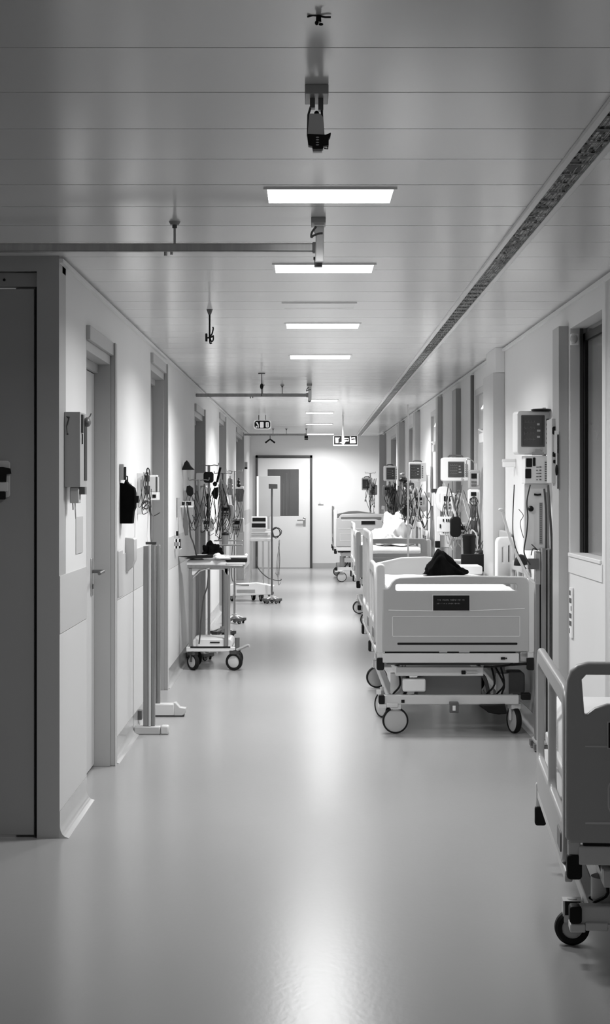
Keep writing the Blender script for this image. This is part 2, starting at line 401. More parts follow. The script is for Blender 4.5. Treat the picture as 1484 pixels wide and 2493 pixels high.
b.build('cables', 'grey', t)

# ceiling hangers
def rail(Y, xe, z, rods, label, up):
    t = thing('hanging_rail', (WL, Y, z), label, 'rail', 'hanging rails crossing from the left wall')
    L = xe - WL
    x0 = -2.2 if Y < YC else 0
    MB().panel([rr(x0*1.0, 0, 1, .02, .002)], 0, .01).bm.free()
    b = MB().box(x0, L, -.012, .012, -.016, .016).build('bar', 'dsteel', t, bevel=.004)
    MB().box(L-.03, L+.006, -.016, .016, -.02, .02).build('end_cap', 'grey', t, bevel=.004)
    for x in rods:
        r = MB().cyl((x-WL, 0, .012), (x-WL, 0, CE-z), .0045).build('rod', 'dsteel', t)
        MB().cyl((x-WL, 0, CE-z-.012), (x-WL, 0, CE-z), .016, .022).build('rod_collar', 'grey', r)
        MB().cyl((x-WL, 0, (CE-z)*.75), (x-WL, 0, (CE-z)*.9), .009).build('turnbuckle', 'dgrey', r)
    MB().cyl((L*.48, 0, -.03), (L*.48, 0, -.014), .006).cyl((L*.5, 0, -.026), (L*.5, 0, -.014), .005).build('runner', 'dsteel', t)
    return t
rail(6.15, .053, 2.402, [-.492], 'nearest grey rail hung under the ceiling, running in from the left', 1)
rail(15.8, .03, 2.40, [-.23, -.42], 'second grey rail hung under the ceiling, farther down the corridor', 1)
rail(27.3, .0, 2.40, [-.55, -.33, .0], 'third grey rail hung under the ceiling, near the end wall', 1)

def bracket(loc, label, sz=1.0, white=False):
    t = thing('ceiling_bracket', loc, label, 'ceiling bracket'); s = sz
    MB().box(-.028*s, .028*s, -.06, .06, -.022*s, 0).build('mount_plate', 'grey', t, bevel=.002)
    if not white:
        MB().box(-.016*s, -.004*s, -.012, .012, -.045*s, -.022*s).box(.004*s, .016*s, -.012, .012, -.05*s, -.022*s).build('neck', 'dgrey', t)
        MB().tube([(-.014*s, 0, -.04*s), (-.02*s, 0, -.06*s), (-.021*s, 0, -.112*s)], .0028*s).tube([(.012*s, 0, -.04*s), (.013*s, 0, -.06*s), (.0165*s, 0, -.112*s)], .0028*s).build('arms', 'dark', t)
        MB().panel([[(-.02*s, -.110*s), (.016*s, -.110*s), (.014*s, -.068*s), (.008*s, -.06*s), (-.016*s, -.06*s)]], -.008, .016, .002).build('body', 'bedmt', t)
        MB().ball((0, 0, -.056*s), .006*s).build('pivot', 'black', t)
        MB().panel([[(-.021*s, -.110*s), (.022*s, -.112*s), (.032*s, -.108*s), (.031*s, -.114*s), (.027*s, -.118*s), (.027*s, -.134*s), (.014*s, -.136*s), (.014*s, -.142*s), (-.008*s, -.142*s), (-.009*s, -.136*s), (-.018*s, -.134*s)]], -.014, .028, .002).build('lock_head', 'black', t)
        MB().box(-.009*s, .013*s, -.01, .01, -.150*s, -.142*s).build('socket', 'grey', t)
        b = MB()
        for k in range(4): b.ball((.002*s, -.0145, (-.117 - k*.006)*s), .004*s, .0015, .0015*s)
        b.build('marks', 'bedmt', t)
        MB().tube([(.026*s, 0, -.132*s), (.027*s, 0, -.142*s), (.018*s, 0, -.141*s)], .0015*s).build('catch', 'black', t)
    else:
        MB().panel([[(-.008, -.155), (.016, -.155), (.017, -.03), (-.012, -.03), (-.012, -.045), (-.006, -.06)]], -.012, .024, .004).build('body', 'white', t)
        MB().tube([(-.008, -.012, -.028), (-.024, -.012, -.05), (-.026, -.012, -.068), (-.018, -.012, -.062), (.0, -.012, -.055), (.016, -.012, -.053)], .004, 8, 4).build('hook', 'dgrey', t)
    return t
bracket((.026, 4.12, CE), 'grey ceiling bracket with black locking head, in front of the nearest light', 1.04)
bracket((.045, 6.10, CE), 'white hook bracket fixed to the ceiling above the end of the nearest rail', .95, True)
t = thing('rail_stop', (.045, 6.15, 2.385), 'small dark block under the end of the nearest rail', 'rail stop')
MB().box(-.015, .015, -.015, .015, -.055, -.022).build('block', 'dgrey', t, bevel=.002)
MB().box(-.018, .018, -.016, .016, -.028, -.0185).build('clamp', 'black', t, bevel=.002)
bracket((.03, 15.7, CE), 'white hook bracket above the end of the second rail', .9, True)
t = thing('rail_hook', (.03, 15.8, 2.384), 'small dark hook hanging under the end of the second rail', 'hook')
MB().ball((0, 0, -.035), .014, .012, .018).build('knob', 'dgrey', t); MB().cyl((0, 0, -.03), (0, 0, 0), .004).build('stem', 'dsteel', t)
t = thing('rail_stop', (.0, 27.3, 2.38), 'black block under the end of the third rail', 'rail stop')
MB().box(-.03, .03, -.02, .02, -.07, .002).build('block', 'black', t, bevel=.004)
MB().box(-.028, .028, -.022, .022, -.055, -.045).build('band', 'grey', t)
t = thing('rail_hook', (-.60, 27.3, 2.384), 'dark triangular hanger under the third rail', 'hook')
MB().cyl((0, 0, -.07), (0, 0, 0), .006).build('stem', 'dgrey', t)
MB().tube([(-.08, 0, -.12), (0, 0, -.06), (.08, 0, -.12)], .015, 8).build('arms', 'black', t)

t = thing('sprinkler', (.026, 3.47, CE), 'small black ceiling fitting with thin cross bar, nearest the camera', 'sprinkler')
MB().tube([(-.024, 0, -.003), (-.012, 0, .0), (0, 0, -.001), (.014, 0, -.004), (.026, 0, -.004)], .0022, 8).build('cross_bar', 'black', t)
MB().cyl((0, 0, -.014), (0, 0, .0), .006, .005).ball((-.004, 0, -.016), .004, .004, .005).ball((.005, 0, -.019), .005, .004, .003).build('head', 'black', t)
t = thing('ceiling_hanger', at(510, 752, 9.15), 'black rod with clustered hooks hanging from the ceiling at left', 'hanger')
t.location.z = CE
MB().cyl((0, 0, -.03), (0, 0, -.0), .008, .018).build('collar', 'dgrey', t)
MB().cyl((0, 0, -.155), (0, 0, -.02), .005).build('rod', 'black', t)
MB().box(-.024, -.012, -.012, .012, -.18, -.135).build('lock', 'black', t, bevel=.003)
MB().tube([(-.0, 0, -.15), (.012, 0, -.14), (.018, 0, -.12), (.02, 0, -.105), (.016, 0, -.10)], .004, 8, 3).tube([(.0, 0, -.15), (.01, .0, -.18), (.02, 0, -.17), (.02, 0, -.145)], .004, 8, 3).tube([(0, 0, -.15), (.002, .01, -.19), (.012, .01, -.185)], .004, 8, 3).tube([(-.02, 0, -.16), (0, 0, -.158), (.02, 0, -.15)], .005).build('hooks', 'black', t)
t = thing('ceiling_hanger', (-.385, 14.2, CE), 'black rod with oval weight hanging from the ceiling before the second rail', 'hanger')
MB().cyl((0, 0, -.01), (0, 0, 0), .03).build('collar', 'dgrey', t)
MB().cyl((0, 0, -.2), (0, 0, -.01), .003).build('rod', 'black', t)
MB().ball((0, 0, -.115), .015, .015, .026).build('weight', 'black', t)

# hanging signs
t = thing('hanging_sign', (-.595, 22.3, 2.37), 'rounded black and white sign hanging from two wires at left', 'sign')
MB().panel([rr(-.115, -.058, .115, .06, .03)], -.0, .03, .004).build('white_edge', 'signw', t)
MB().panel([rr(-.105, -.05, .105, .052, .035)], -.008, .01, .002).build('board', 'black', t)
g = MB().poly([(-.09, .035), (-.065, .035), (-.05, .0), (-.05, -.04), (-.06, -.04), (-.062, -.01)], -.012, .003).poly([(-.095, -.04), (-.07, -.04), (-.068, -.025), (-.085, -.015)], -.012, .003)
g.poly(rr(-.032, -.042, .018, .038, .01), -.012, .003).poly(rr(.045, -.038, .088, .035, .012), -.012, .003)
g.build('symbols', 'signw', t, flat=True)
MB().poly([(.062, -.03), (.07, -.03), (.07, .015), (.062, .02)], -.014, .003).poly([(-.09, -.005), (-.075, -.012), (-.085, -.012)], -.014, .003).build('symbol_marks', 'dgrey', t, flat=True)
MB().cyl((-.048, .01, .055), (-.048, .01, CE-2.37), .005).build('wire', 'black', t); MB().cyl((.045, .01, .055), (.045, .01, CE-2.37), .004).build('wire', 'dark', t)
t = thing('hanging_sign', (.53, 22.2, 2.155), 'rectangular black and white sign hanging from a white rod at right', 'sign')
MB().box(-.165, .165, 0, .03, -.075, .06).build('white_edge', 'signw', t, bevel=.004)
MB().box(-.155, .155, -.008, .002, -.055, .058).build('board', 'black', t)
def SG(l): return [(-.155 + (x-330)/800*.31, -.055 + (620-y)/270*.113) for x, y in l]
g = MB()
for l in ([(372, 400), (540, 405), (480, 440), (480, 575), (385, 575)], [(520, 565), (590, 540), (590, 575), (520, 575)],
          [(600, 350), (680, 350), (680, 470), (830, 495), (845, 415), (845, 520), (735, 530), (680, 615), (600, 610)], [(680, 415), (830, 420), (830, 440), (680, 445)],
          [(880, 370), (920, 370), (935, 490), (960, 480), (1070, 455), (1090, 570), (1075, 585), (885, 585)], [(945, 395), (1065, 385), (1068, 445), (1030, 425), (940, 440)]):
    g.poly(SG(l), -.012, .003)
g.build('symbols', 'signw', t, flat=True)
MB().cyl((-.034, .012, .05), (-.034, .012, CE-2.155), .012).build('rod', 'white', t)

# ================================================================== BEDS
def caster(root, x, y, r, ang, w=.035, mount=.24, rim=.14, m='disc', fork='bedmt', off=0.0, disc_on=True, plate=False):
    """fork (part) > tyre, wheel_disc; ang = heading of the wheel axle about Z (0: axle along X)"""
    ax = Vector((math.cos(ang), math.sin(ang), 0)); fw = Vector((-ax.y, ax.x, 0))
    c = Vector((x, y, r + .001)) + fw*off
    s = w/2 + .008
    f = MB()
    f.cyl((x, y, r*1.9), (x, y, mount), .016)
    for q in (-1, 1):
        if disc_on and q*ax.y < -.5: continue          # the disc side stays free
        f.tube([c + ax*q*s, c + ax*q*s + Vector((0, 0, r*.8)) - fw*off*.3, Vector((x, y, r*2.05)) + ax*q*s*.5], .009, 8)
    f.obox((x, y, r*2.08), .06, .06, .03, rz=ang)
    if plate:
        f.obox(c + Vector((0, -s, r*.95)), .056, .008, r*1.1, rz=0); f.obox((x, y, r*2.2), .062, .06, .05)
    fo = f.build('caster', fork, root)
    if plate:
        MB().obox((x, y-.032, r*2.25), .05, .004, .045).build('brake_block', 'black', fo); MB().obox(c + Vector((0, -s-.006, r*.72)), .008, .006, .022).build('keyhole', 'black', fo)
    MB().ring(c, ax, r, r*rim, w).build('tyre', 'rubber', fo)
    MB().lathe([(.004, -w*.46), (r*.3, -w*.5), (r*(1-rim)-.001, -w*.36), (r*(1-rim)-.001, w*.36), (r*.3, w*.5), (.004, w*.46)], c, ax, 36).build('wheel_disc', m, fo)
    return fo

def slab(name, W, L, z0, z1, m, amp, seed, root=None, nx=28, ny=56, foot=None, rnd=.05):
    """soft mattress or cover: subdivided box with rounded sides and folds"""
    bm = bmesh.new()
    def P(u, v, top):
        x, y = (u-.5)*W, v*L
        e = min(1, min(u, 1-u)*W/rnd, min(v, 1-v)*L/rnd); h = math.sqrt(max(0, 1-(1-e)**2))
        f = noise.noise(Vector((x*3.1+seed, y*2.2, seed))) + .5*noise.noise(Vector((x*9+y*3, y*6.0+seed, seed*2)))
        if top: return Vector((x, y, z1 - (1-h)*rnd + amp*f*h))
        return Vector((x, y, z0))
    T = [[bm.verts.new(P(i/nx, j/ny, True)) for j in range(ny+1)] for i in range(nx+1)]
    B = [[bm.verts.new(P(i/nx, j/ny, False)) for j in range(ny+1)] for i in range(nx+1)]
    for i in range(nx):
        for j in range(ny):
            bm.faces.new((T[i][j], T[i+1][j], T[i+1][j+1], T[i][j+1])); bm.faces.new((B[i][j], B[i][j+1], B[i+1][j+1], B[i+1][j]))
    for i in range(nx):
        bm.faces.new((T[i][0], B[i][0], B[i+1][0], T[i+1][0])); bm.faces.new((T[i][ny], T[i+1][ny], B[i+1][ny], B[i][ny]))
    for j in range(ny):
        bm.faces.new((T[0][j], T[0][j+1], B[0][j+1], B[0][j])); bm.faces.new((T[nx][j], B[nx][j], B[nx][j+1], T[nx][j+1]))
    o = MB(); o.bm.free(); o.bm = bm
    return o.build(name, m, root, ang=60)

def bed(loc, label, rz=0, W=.945, L=2.35, f0=.523, f1=.962, oz=(.874, .932), notch=True, rails=(1.02, 1.20), wr=.080, matz=.86, plate=None, emb=None, wheels=None, rim=.12, detail=True, one_rail=False, panelm='bedpl', head=True, fork_plate=False):
    t = thing('hospital_bed', loc, label, 'hospital bed', 'hospital beds parked along the right wall', rz)
    h = W/2; pl, pr = -h + .036, h - .036
    # footboard with hand hold
    top = f1
    if notch:
        out = [(pl, f0), (pr, f0), (pr, top-.03), (pr-.012, top-.008), (pr-.03, top), (0, top+.006), (pl+.10, top-.004), (pl+.075, top-.012), (pl+.055, top-.032), (pl+.042, top-.058), (pl+.028, top-.07), (pl, top-.072)]
    else:
        pl = -h
        out = [(pl, f0+.01), (pl+.01, f0), (pr, f0), (pr, top-.02), (pr-.03, top), (pl+.06, top), (pl+.03, top-.008), (pl+.012, top-.024), (pl+.003, top-.05), (pl, top-.09)]
    a0, a1 = oz
    hole = rr(pl+.065, a0, pr-.06, a1, .02) if notch else [(pl+.032, a1-.02), (pl+.040, a0+.012), (pl+.044, a0), (pl+.06, a0), (pl+.085, a0+.02), (pl+.12, a0+.032), (pr-.10, a0+.032), (pr-.06, a0), (pr-.04, a0+.01), (pr-.04, a1-.02), (pr-.06, a1), (pl+.05, a1)]
    fb = MB().panel([out, hole], 0, .036, .008).build('footboard', panelm, t)
    # embossed lines
    e = MB()
    def loop(x0, z0, x1, z1, r):
        e.tube([(x, -.0005, z) for x, z in rr(x0, z0, x1, z1, r)], .0028, 6, closed=True)
    if notch:
        e.tube([(pl+.03, -.0005, .76*f1+.035), (0, -.0005, .76*f1+.030), (pr-.02, -.0005, .76*f1+.045)], .003, 6, 6)
        loop(pl+.055, f0+.085, pr-.05, f0+.205, .006)
    else:
        loop(pl+.12, f0+.08, pr-.12, f0+.19, .03); e.tube([(pl+.05, -.0005, f0+.29), (pr-.05, -.0005, f0+.29)], .003, 6); e.tube([(pl+.05, -.0005, f0+.055), (pr-.05, -.0005, f0+.058)], .004, 6)
    e.build('ridges', 'bedln', fb)
    if notch and detail: MB().panel([rr(pl+.085, f0+.035, pr-.065, f0+.046, .004)], -.002, .004, .001).build('slot', 'black', fb)
    if plate:
        x0, z0, x1, z1 = plate
        MB().box(x0-.004, x1+.004, -.005, .002, z0-.004, z1+.004).build('plate_rim', 'bedln', fb)
        MB().box(x0, x1, -.008, -.004, z0, z1).build('name_plate', 'black', fb)
        if detail:
            g = MB(); q = random.Random(7)
            for r_, xs, hh in ((.70, .07, .05), (.46, .10, .035)):
                x = xs
                while x < (.86 if r_ > .5 else .74):
                    wd = .008 + q.random()*.02
                    if q.random() > .16: g.box(x0+(x1-x0)*x, x0+(x1-x0)*(x+wd), -.0086, -.008, z0+(z1-z0)*(r_-hh*(.5+q.random()*.8)), z0+(z1-z0)*(r_+hh*(.5+q.random())))
                    x += wd + .008
            g.build('plate_text', 'dim', fb, flat=True)
    # corner posts
    for sx in (-1, 1):
        x = sx*(h-.018)
        if notch:
            ptop = f1+.075 if sx < 0 else f1-.01
            MB().panel([rr(x-.018, f0-.01, x+.018, ptop, .016)], .004, .05, .01).build('corner_post', 'bedmt', t)
        MB().panel([rr(x-.017, f0-.115, x+.017, f0-.05, .006)], .002, .045, .006).build('bumper', 'rubber', t)
        MB().panel([rr(x-.013, f0-.06, x+.013, f0-.002, .006)], .008, .03, .006).build('bumper_stem', 'bedmt', t)
    # headboard
    if head: MB().panel([[(pl, f0), (pr, f0), (pr, f1-.06), (pr-.1, f1-.02), (0, f1+.02), (pl+.25, f1+.015), (pl+.05, f1-.03), (pl, f1-.07)]], L-.04, .036, .008).build('headboard', panelm, t)
    # deck and lift frame
    z = f0
    MB().box(-h+.05, h-.05, .06, L-.06, matz-.20, matz-.16).build('mattress_deck', 'bedmt', t, bevel=.006)
    MB().box(-h+.03, h-.09, .0, .05, z-.075, z-.018).box(-h+.03, -h+.075, .05, L-.05, z-.075, z-.018).box(h-.075, h-.03, .05, L-.05, z-.075, z-.018).box(-h+.03, h-.03, L-.05, L, z-.075, z-.018).build('upper_frame', 'bedmt', t, bevel=.005)
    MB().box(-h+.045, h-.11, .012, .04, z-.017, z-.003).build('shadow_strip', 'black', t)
    if detail:
        kn = MB().box(h-.20, h-.175, -.008, .0, z-.054, z-.040).ball((h-.168, -.003, z-.047), .005).build('knob', 'black', t)
        MB().box(-.10, -.05, .005, .04, z-.014, z+.002).box(.02, .085, .005, .04, z-.014, z+.002).build('latch', 'bedmt', t, bevel=.003)
    z2 = z - .165
    MB().box(-h+.115, h-.295, .09, .13, z2, z2+.055).box(-h+.115, -h+.15, .13, L-.3, z2, z2+.05).box(h-.32, h-.295, .13, L-.3, z2, z2+.05).build('lift_beam', 'bedmt', t, bevel=.005)
    if detail:
        MB().box(h-.43, h-.405, .08, .092, z2+.012, z2+.034).build('plug', 'black', t, bevel=.002)
        MB().box(h-.40, h-.335, .082, .092, z2+.018, z2+.03).build('plug_label', 'steel', t)
        MB().tube([(h-.08, .05, z-.085), (h-.2, .04, z-.10), (h-.3, .05, z-.105)], .006, 8, 4).cyl((h-.14, .03, z-.09), (h-.04, .03, z-.083), .008).build('foot_lever', 'black', t)
    MB().box(-h+.06, h-.10, .2, .9, z2+.055, z2+.09).build('drive_shroud', 'dgrey', t, bevel=.008)
    zb = wr*2 + .02                                      # base frame height
    MB().panel([[(-h+.26, zb+.03), (h-.29, zb+.03), (h-.29, z2-.03), (h-.33, z2-.02), (-h+.30, z2-.02), (-h+.26, z2-.045)]], .30, .05, .006).build('motor_cover', 'grey', t)
    MB().tube([(-h+.25, .28, zb+.04), (-h+.27, .28, z2-.03), (-h+.33, .27, z2-.008), (0, .27, z2-.006), (h-.33, .27, z2-.01), (h-.27, .28, z2-.03), (h-.24, .28, zb+.03)], .012, 8, 4).build('cable_loop', 'dgrey', t)
    for x, r_ in ((-h+.14, .05), (h-.16, .04)):
        MB().cyl((x, .25, zb+.02), (x, .25, z2+.0), r_).cyl((x, .25, zb+.02), (x, .25, zb+.05), r_*1.15).build('lift_column', 'midgrey', t)
    MB().panel([rr(h-.13, zb+.05, h-.03, z2+.0, .02)], .26, .12, .01).build('motor', 'dgrey', t)
    MB().box(h-.06, h-.005, .1, .16, zb+.03, zb+.07).build('connector', 'black', t, bevel=.004)
    MB().box(-h+.16, -h+.30, .12, .2, z2-.10, z2-.02).build('control_box', 'white', t, bevel=.01)
    q = random.Random(int(loc[1]*10))
    for k_ in range(6):
        x = (-h+.10 if k_ % 2 else h-.30) + q.random()*.16; x2 = x + q.uniform(-.05, .05)
        MB().tube([(x, .2, z2+.05), ((x+x2)/2+.03, .16, (z2+zb)/2+.03), (x2, .2, zb+.05), (x2+.06, .24, zb+.045)], .006, 6, 5).build('cable', 'black', t)
    MB().box(-h+.035, h-.075, .115, .16, zb+.0, zb+.058).box(-h+.075, -h+.12, .15, L-.2, zb, zb+.05).box(h-.14, h-.095, .15, L-.2, zb, zb+.05).box(-h+.06, h-.06, L-.24, L-.19, zb, zb+.055).build('base_frame', 'bedmt', t, bevel=.006)
    MB().box(-h+.012, -h+.06, .10, .17, zb-.022, zb+.004).box(-h+.06, -h+.13, .10, .17, zb-.016, zb+.01).build('corner_bracket', 'bedmt', t, bevel=.004)
    MB().panel([rr(-h+.015, zb+.01, -h+.045, zb+.055, .005)], .10, .05, .004).build('corner_cap', 'rubber', t)
    if detail:
        pd = MB().box(-.03, .025, .07, .118, zb-.045, zb+.02).build('brake_pedal', 'dgrey', t, bevel=.004)
        MB().box(-.013, .005, .066, .071, zb-.03, zb+.0).build('pedal_mark', 'white', pd)
        MB().panel([[(h-.30, zb-.01), (h-.17, zb-.002), (h-.16, zb-.045), (h-.2, zb-.05), (h-.26, zb-.04)]], .09, .04, .008).build('floor_pedal', 'black', t)
        MB().box(-h+.15, -h+.17, .11, .117, zb+.012, zb+.03).build('bolt_cover', 'black', t)
    for wx, wy, an, on in (wheels or ((-h+.12, .14, PI/2+.06, True), (h-.1, .16, .35, False), (-h+.09, L-.2, PI/2+.2, True), (h-.1, L-.2, .4, False))):
        caster(t, wx, wy, wr, an, .034, zb+.02, rim, disc_on=on, plate=fork_plate)
    # side rails
    for sx in (-1, 1):
        x = sx*(h-.004)
        for (y0, y1, zt) in (((.10, 1.45, rails[0]),) if one_rail else ((.28, 1.02, rails[0]), (1.12, L-.12, rails[1]))):
            zlo = f0-.10 if one_rail else f0+.02
            def side(b_): return b_.xf(Matrix.Translation((x, 0, 0)) @ Matrix.Rotation(PI/2, 4, 'Z'))
            loop_pts = [(0 + u, v) for u, v in rr(y0, zlo, y1, zt, .09)]
            inn = rr(y0+.045, zlo+.05, y1-.045, zt-.045, .05)
            mid = (y0+y1)/2
            h1 = rr(y0+.045, zlo+.12, mid-.02, zt-.045, .04); h2 = rr(mid+.02, zlo+.12, y1-.045, zt-.045, .04)
            ra = side(MB().panel([loop_pts, h1, h2], -.014, .028, .01)).build('side_rail', panelm, t)
            if sx < 0:
                side(MB().panel([rr(y0+.06, zlo+.03, y0+.20, zlo+.09, .01)], .012, .006, .002)).build('rail_control', 'dgrey', ra)
            for yy in (y0+.15, y1-.15):
                MB().cyl((x-sx*.008, yy, f0-.09), (x-sx*.008, yy, zlo+.03), .014).build('rail_post', 'bedmt', t)
            zf = f0-.24 if one_rail else f0-.10
            MB().panel([rr(x-.017, zf, x+.017, zf+.065, .006)], y1-.03, .03, .005).build('rail_foot', 'rubber', t)
            if one_rail: MB().panel([rr(x-.013, zf+.06, x+.013, zlo+.02, .006)], y1-.025, .022, .005).build('rail_foot_stem', 'bedmt', t)
        MB().box(x-.012, x+.012, .05, L-.05 if not one_rail else 1.5, f0-(.14 if one_rail else .03), f0-(.105 if one_rail else -.005)).build('side_bar', 'bedmt', t, bevel=.005)
    return t

# bed A (middle of the row), B (front right), C and D farther back
BX, BY = .903, 9.93
h = .945/2
bedA = bed((BX, BY, 0), 'white hospital bed with whole footboard and black name plate facing down the corridor', plate=(-.137, .765, .082, .856), matz=.85,
    wheels=((-h+.115, .14, PI/2+.06, True), (h-.10, .16, .30, False), (-h+.10, 2.45, PI/2+.15, True), (h-.1, 2.3, .4, False), (-h+.07, .85, .5, False)), L=2.45)
bd = MB().panel([rr(-.075, .86, .075, 1.17, .03), rr(-.045, 1.0, -.014, 1.12, .006), rr(.014, 1.0, .05, 1.13, .006)], 0, .028, .01).xf(Matrix.Translation((.432, 1.04, 0)) @ Matrix.Rotation(.68, 4, 'Z')).build('transfer_board', 'white', bedA)
MB().box(-.047, -.012, .016, .022, 1.0, 1.12).box(.012, .052, .016, .022, 1.0, 1.13).xf(Matrix.Translation((.432, 1.04, 0)) @ Matrix.Rotation(.68, 4, 'Z')).build('slot_backing', 'black', bd)
m = slab('mattress', .78, 2.25, .692, .862, 'sheet', .006, 3); m.location = (BX, BY+.06, 0); tag(m, 'white sheeted mattress on the bed with the black name plate', 'mattress')
o = slab('bed_sheet', .77, 1.75, .872, .885, 'sheet', .02, 11, nx=40, ny=80, rnd=.03); o.location = (BX+.0, BY+.09, 0); tag(o, 'rumpled white sheet spread over the bed with the black name plate', 'sheet')

RZ = -.0785
bed((1.298, 5.0, 0), 'hospital bed cut off by the right edge, nearest the camera', rz=RZ, W=.99, L=1.9, f0=.421, f1=.96, oz=(.80, .937), notch=False, rails=(.87, .87), wr=.057, matz=.645, rim=.38, plate=(-.375, .708, -.2, .785), one_rail=True, head=False, fork_plate=True,
    wheels=((-.455, .37, PI/2+.08, True), (.4, .36, .3, False), (-.2, 1.6, PI/2+.1, True), (.4, 1.6, .3, False)))
m = slab('mattress', .86, 1.76, .488, .645, 'sheet', .006, 5); m.location = (1.304, 5.06, 0); m.rotation_euler = (0, 0, RZ); tag(m, 'white mattress on the nearest bed, seen through its footboard opening', 'mattress')
bed((.94, 17.7, 0), 'hospital bed with a tall heap of white bedding, behind the name-plate bed', W=.79, L=2.2, f0=.55, f1=.955, oz=(.80, .915), rails=(1.03, 1.1), matz=.86, detail=False)
m = slab('mattress', .66, 2.0, .703, .86, 'sheet', .008, 8); m.location = (.94, 17.76, 0); tag(m, 'white mattress under the heap of white bedding', 'mattress')
bed((.88, 26.3, 0), 'farthest hospital bed, standing close to the end wall', W=.86, L=2.1, f0=.58, f1=1.09, oz=(.99, 1.05), rails=(1.12, 1.2), matz=.98, detail=False, plate=(.0, .93, .22, .985))
m = slab('mattress', .72, 1.95, .823, .98, 'sheet', .008, 9); m.location = (.88, 26.36, 0); tag(m, 'white mattress on the farthest bed', 'mattress')

def heap(name, loc, rx, ry, rz, m, label, cat, seed, lump=.5, u=40, v=24, flatz=True):
    b = MB().ball((0, 0, 0), rx, ry, rz, u, v, lump, seed, 9)
    for w in b.bm.verts:
        if flatz and w.co.z < 0: w.co.z *= .05
    o = b.build(name, m, None, ang=80); o.location = loc; return tag(o, label, cat)
heap('duvet', (.99, 18.72, .879), .22, .6, .30, 'sheet', 'tall heap of white bedding piled on the bed behind the name-plate bed', 'duvet', 2, .5)
heap('pillow', (1.16, 19.60, .885), .13, .2, .40, 'sheet', 'upright white pillow behind the heap of bedding', 'pillow', 6, .3)
# black bag with a pointed top
b = MB().ball((0, 0, 0), .137, .14, .085, 48, 28, .45, 21, 10)
for w in b.bm.verts:
    if w.co.z < 0: w.co.z *= .15
    if w.co.z > .005: w.co.z += .085*math.exp(-((w.co.x+.045)/.042)**2) + .03*math.exp(-((w.co.x-.02)/.05)**2)
o = b.build('black_bag', 'cloth_b', None, ang=80); o.location = (.972, 11.55, .902); tag(o, 'crumpled black bag lying at the head of the name-plate bed', 'bag')
o = MB().panel([rr(-.13, .0, .13, .05, .008)], 0, .25, .006).build('folder', 'paper', None); o.location = (1.14, 11.9, .885)
tag(o, 'white folder lying beside the crumpled black bag on the bed', 'folder')
o = MB().box(-.09, .09, -.012, .012, 0, .13).build('black_case', 'black', None, bevel=.006); o.location = (1.24, 12.22, .885); tag(o, 'small black case standing behind the white folder on the bed', 'case')

# ================================================================== EQUIPMENT
def stand(loc, label, H, base=.26, m='steel', hooks=True, legs=5, grp='drip stands along the walls'):
    t = thing('drip_stand', loc, label, 'drip stand', grp)
    MB().cyl((0, 0, .06), (0, 0, H), .0125).build('pole', m, t)
    b = MB()
    for k in range(legs if base else 0):
        a = 2*PI*k/legs + .3; b.tube([(0, 0, .085), (.5*base*math.cos(a), .5*base*math.sin(a), .078), (base*math.cos(a), base*math.sin(a), .055)], .011, 8)
    if base: b.cyl((0, 0, .05), (0, 0, .11), .028); b.build('base', 'midgrey', t)
    else: b.box(-.012, WR-loc[0], -.02, .02, .5, .56).box(-.012, WR-loc[0], -.02, .02, 1.4, 1.46).cyl((0, 0, 0), (0, 0, .07), .016); b.build('wall_bracket', 'midgrey', t)
    for k in range(legs if base else 0):
        a = 2*PI*k/legs + .3; caster(t, base*math.cos(a), base*math.sin(a), .024, a, .018, .06, .3, 'grey', 'dgrey', disc_on=False)
    if hooks:
        for s in (-1, 1):
            MB().tube([(0, 0, H-.01), (s*.05, 0, H), (s*.085, 0, H-.005), (s*.09, 0, H+.02)], .0045, 8, 3).build('hook', m, t)
    return t

def monitor(loc, label, w, hh, scr, rz=0, dp=.12, keys=True, tilt=0, grp='patient monitors above the beds', handle=True):
    """w x hh housing, scr = (x0,z0,x1,z1) of the screen in -1..1; hung centre at loc"""
    t = thing('patient_monitor', loc, label, 'monitor', grp, rz)
    MB().panel([rr(-w/2, -hh/2, w/2, hh/2, .012)], 0, dp, .008).build('housing', 'white', t)
    x0, z0, x1, z1 = [scr[0]*w/2, scr[1]*hh/2, scr[2]*w/2, scr[3]*hh/2]
    MB().panel([rr(x0-.008, z0-.008, x1+.008, z1+.008, .004)], -.003, .006, .001).build('bezel', 'dgrey', t)
    s = MB().box(x0, x1, -.006, -.002, z0, z1).build('screen', 'screen', t, flat=True)
    g = MB(); q = random.Random(int(loc[1]*7)); W, Hh = x1-x0, z1-z0
    for r_ in range(4):
        zz = z1 - Hh*(.2+.2*r_); pts = [(x0+W*(.05+.55*k/22), -.0075, zz + Hh*(.07 if (k+r_) % 6 == 2 else (-.03 if (k+r_) % 6 == 3 else .0))) for k in range(23)]
        g.tube(pts, .0008, 4)
    g.build('traces', 'grey', s)
    for r_ in range(3): MB().box(x0+W*.68, x0+W*(.80+.1*q.random()), -.0075, -.006, z1-Hh*(.3+.22*r_), z1-Hh*(.23+.22*r_)).build('reading', 'trace', s, flat=True)
    if keys:
        for k in range(6):
            MB().box(x1+.018, x1+.034, -.006, .0, z1-.012-k*Hh/6.2-.012, z1-.012-k*Hh/6.2).build('key', 'dgrey', t, bevel=.001)
        MB().cyl((x1-.01, -.006, z0-.022), (x1-.01, .002, z0-.022), .009).build('dial', 'midgrey', t)
    if handle: MB().tube([(-w*.25, dp*.5, hh/2-.004), (-w*.22, dp*.5, hh/2+.022), (w*.22, dp*.5, hh/2+.022), (w*.25, dp*.5, hh/2-.004)], .008, 8, 3).build('handle', 'dgrey', t)
    MB().box(-.03, .03, dp, dp+.03, -.04, .04).build('mount', 'dgrey', t)
    return t

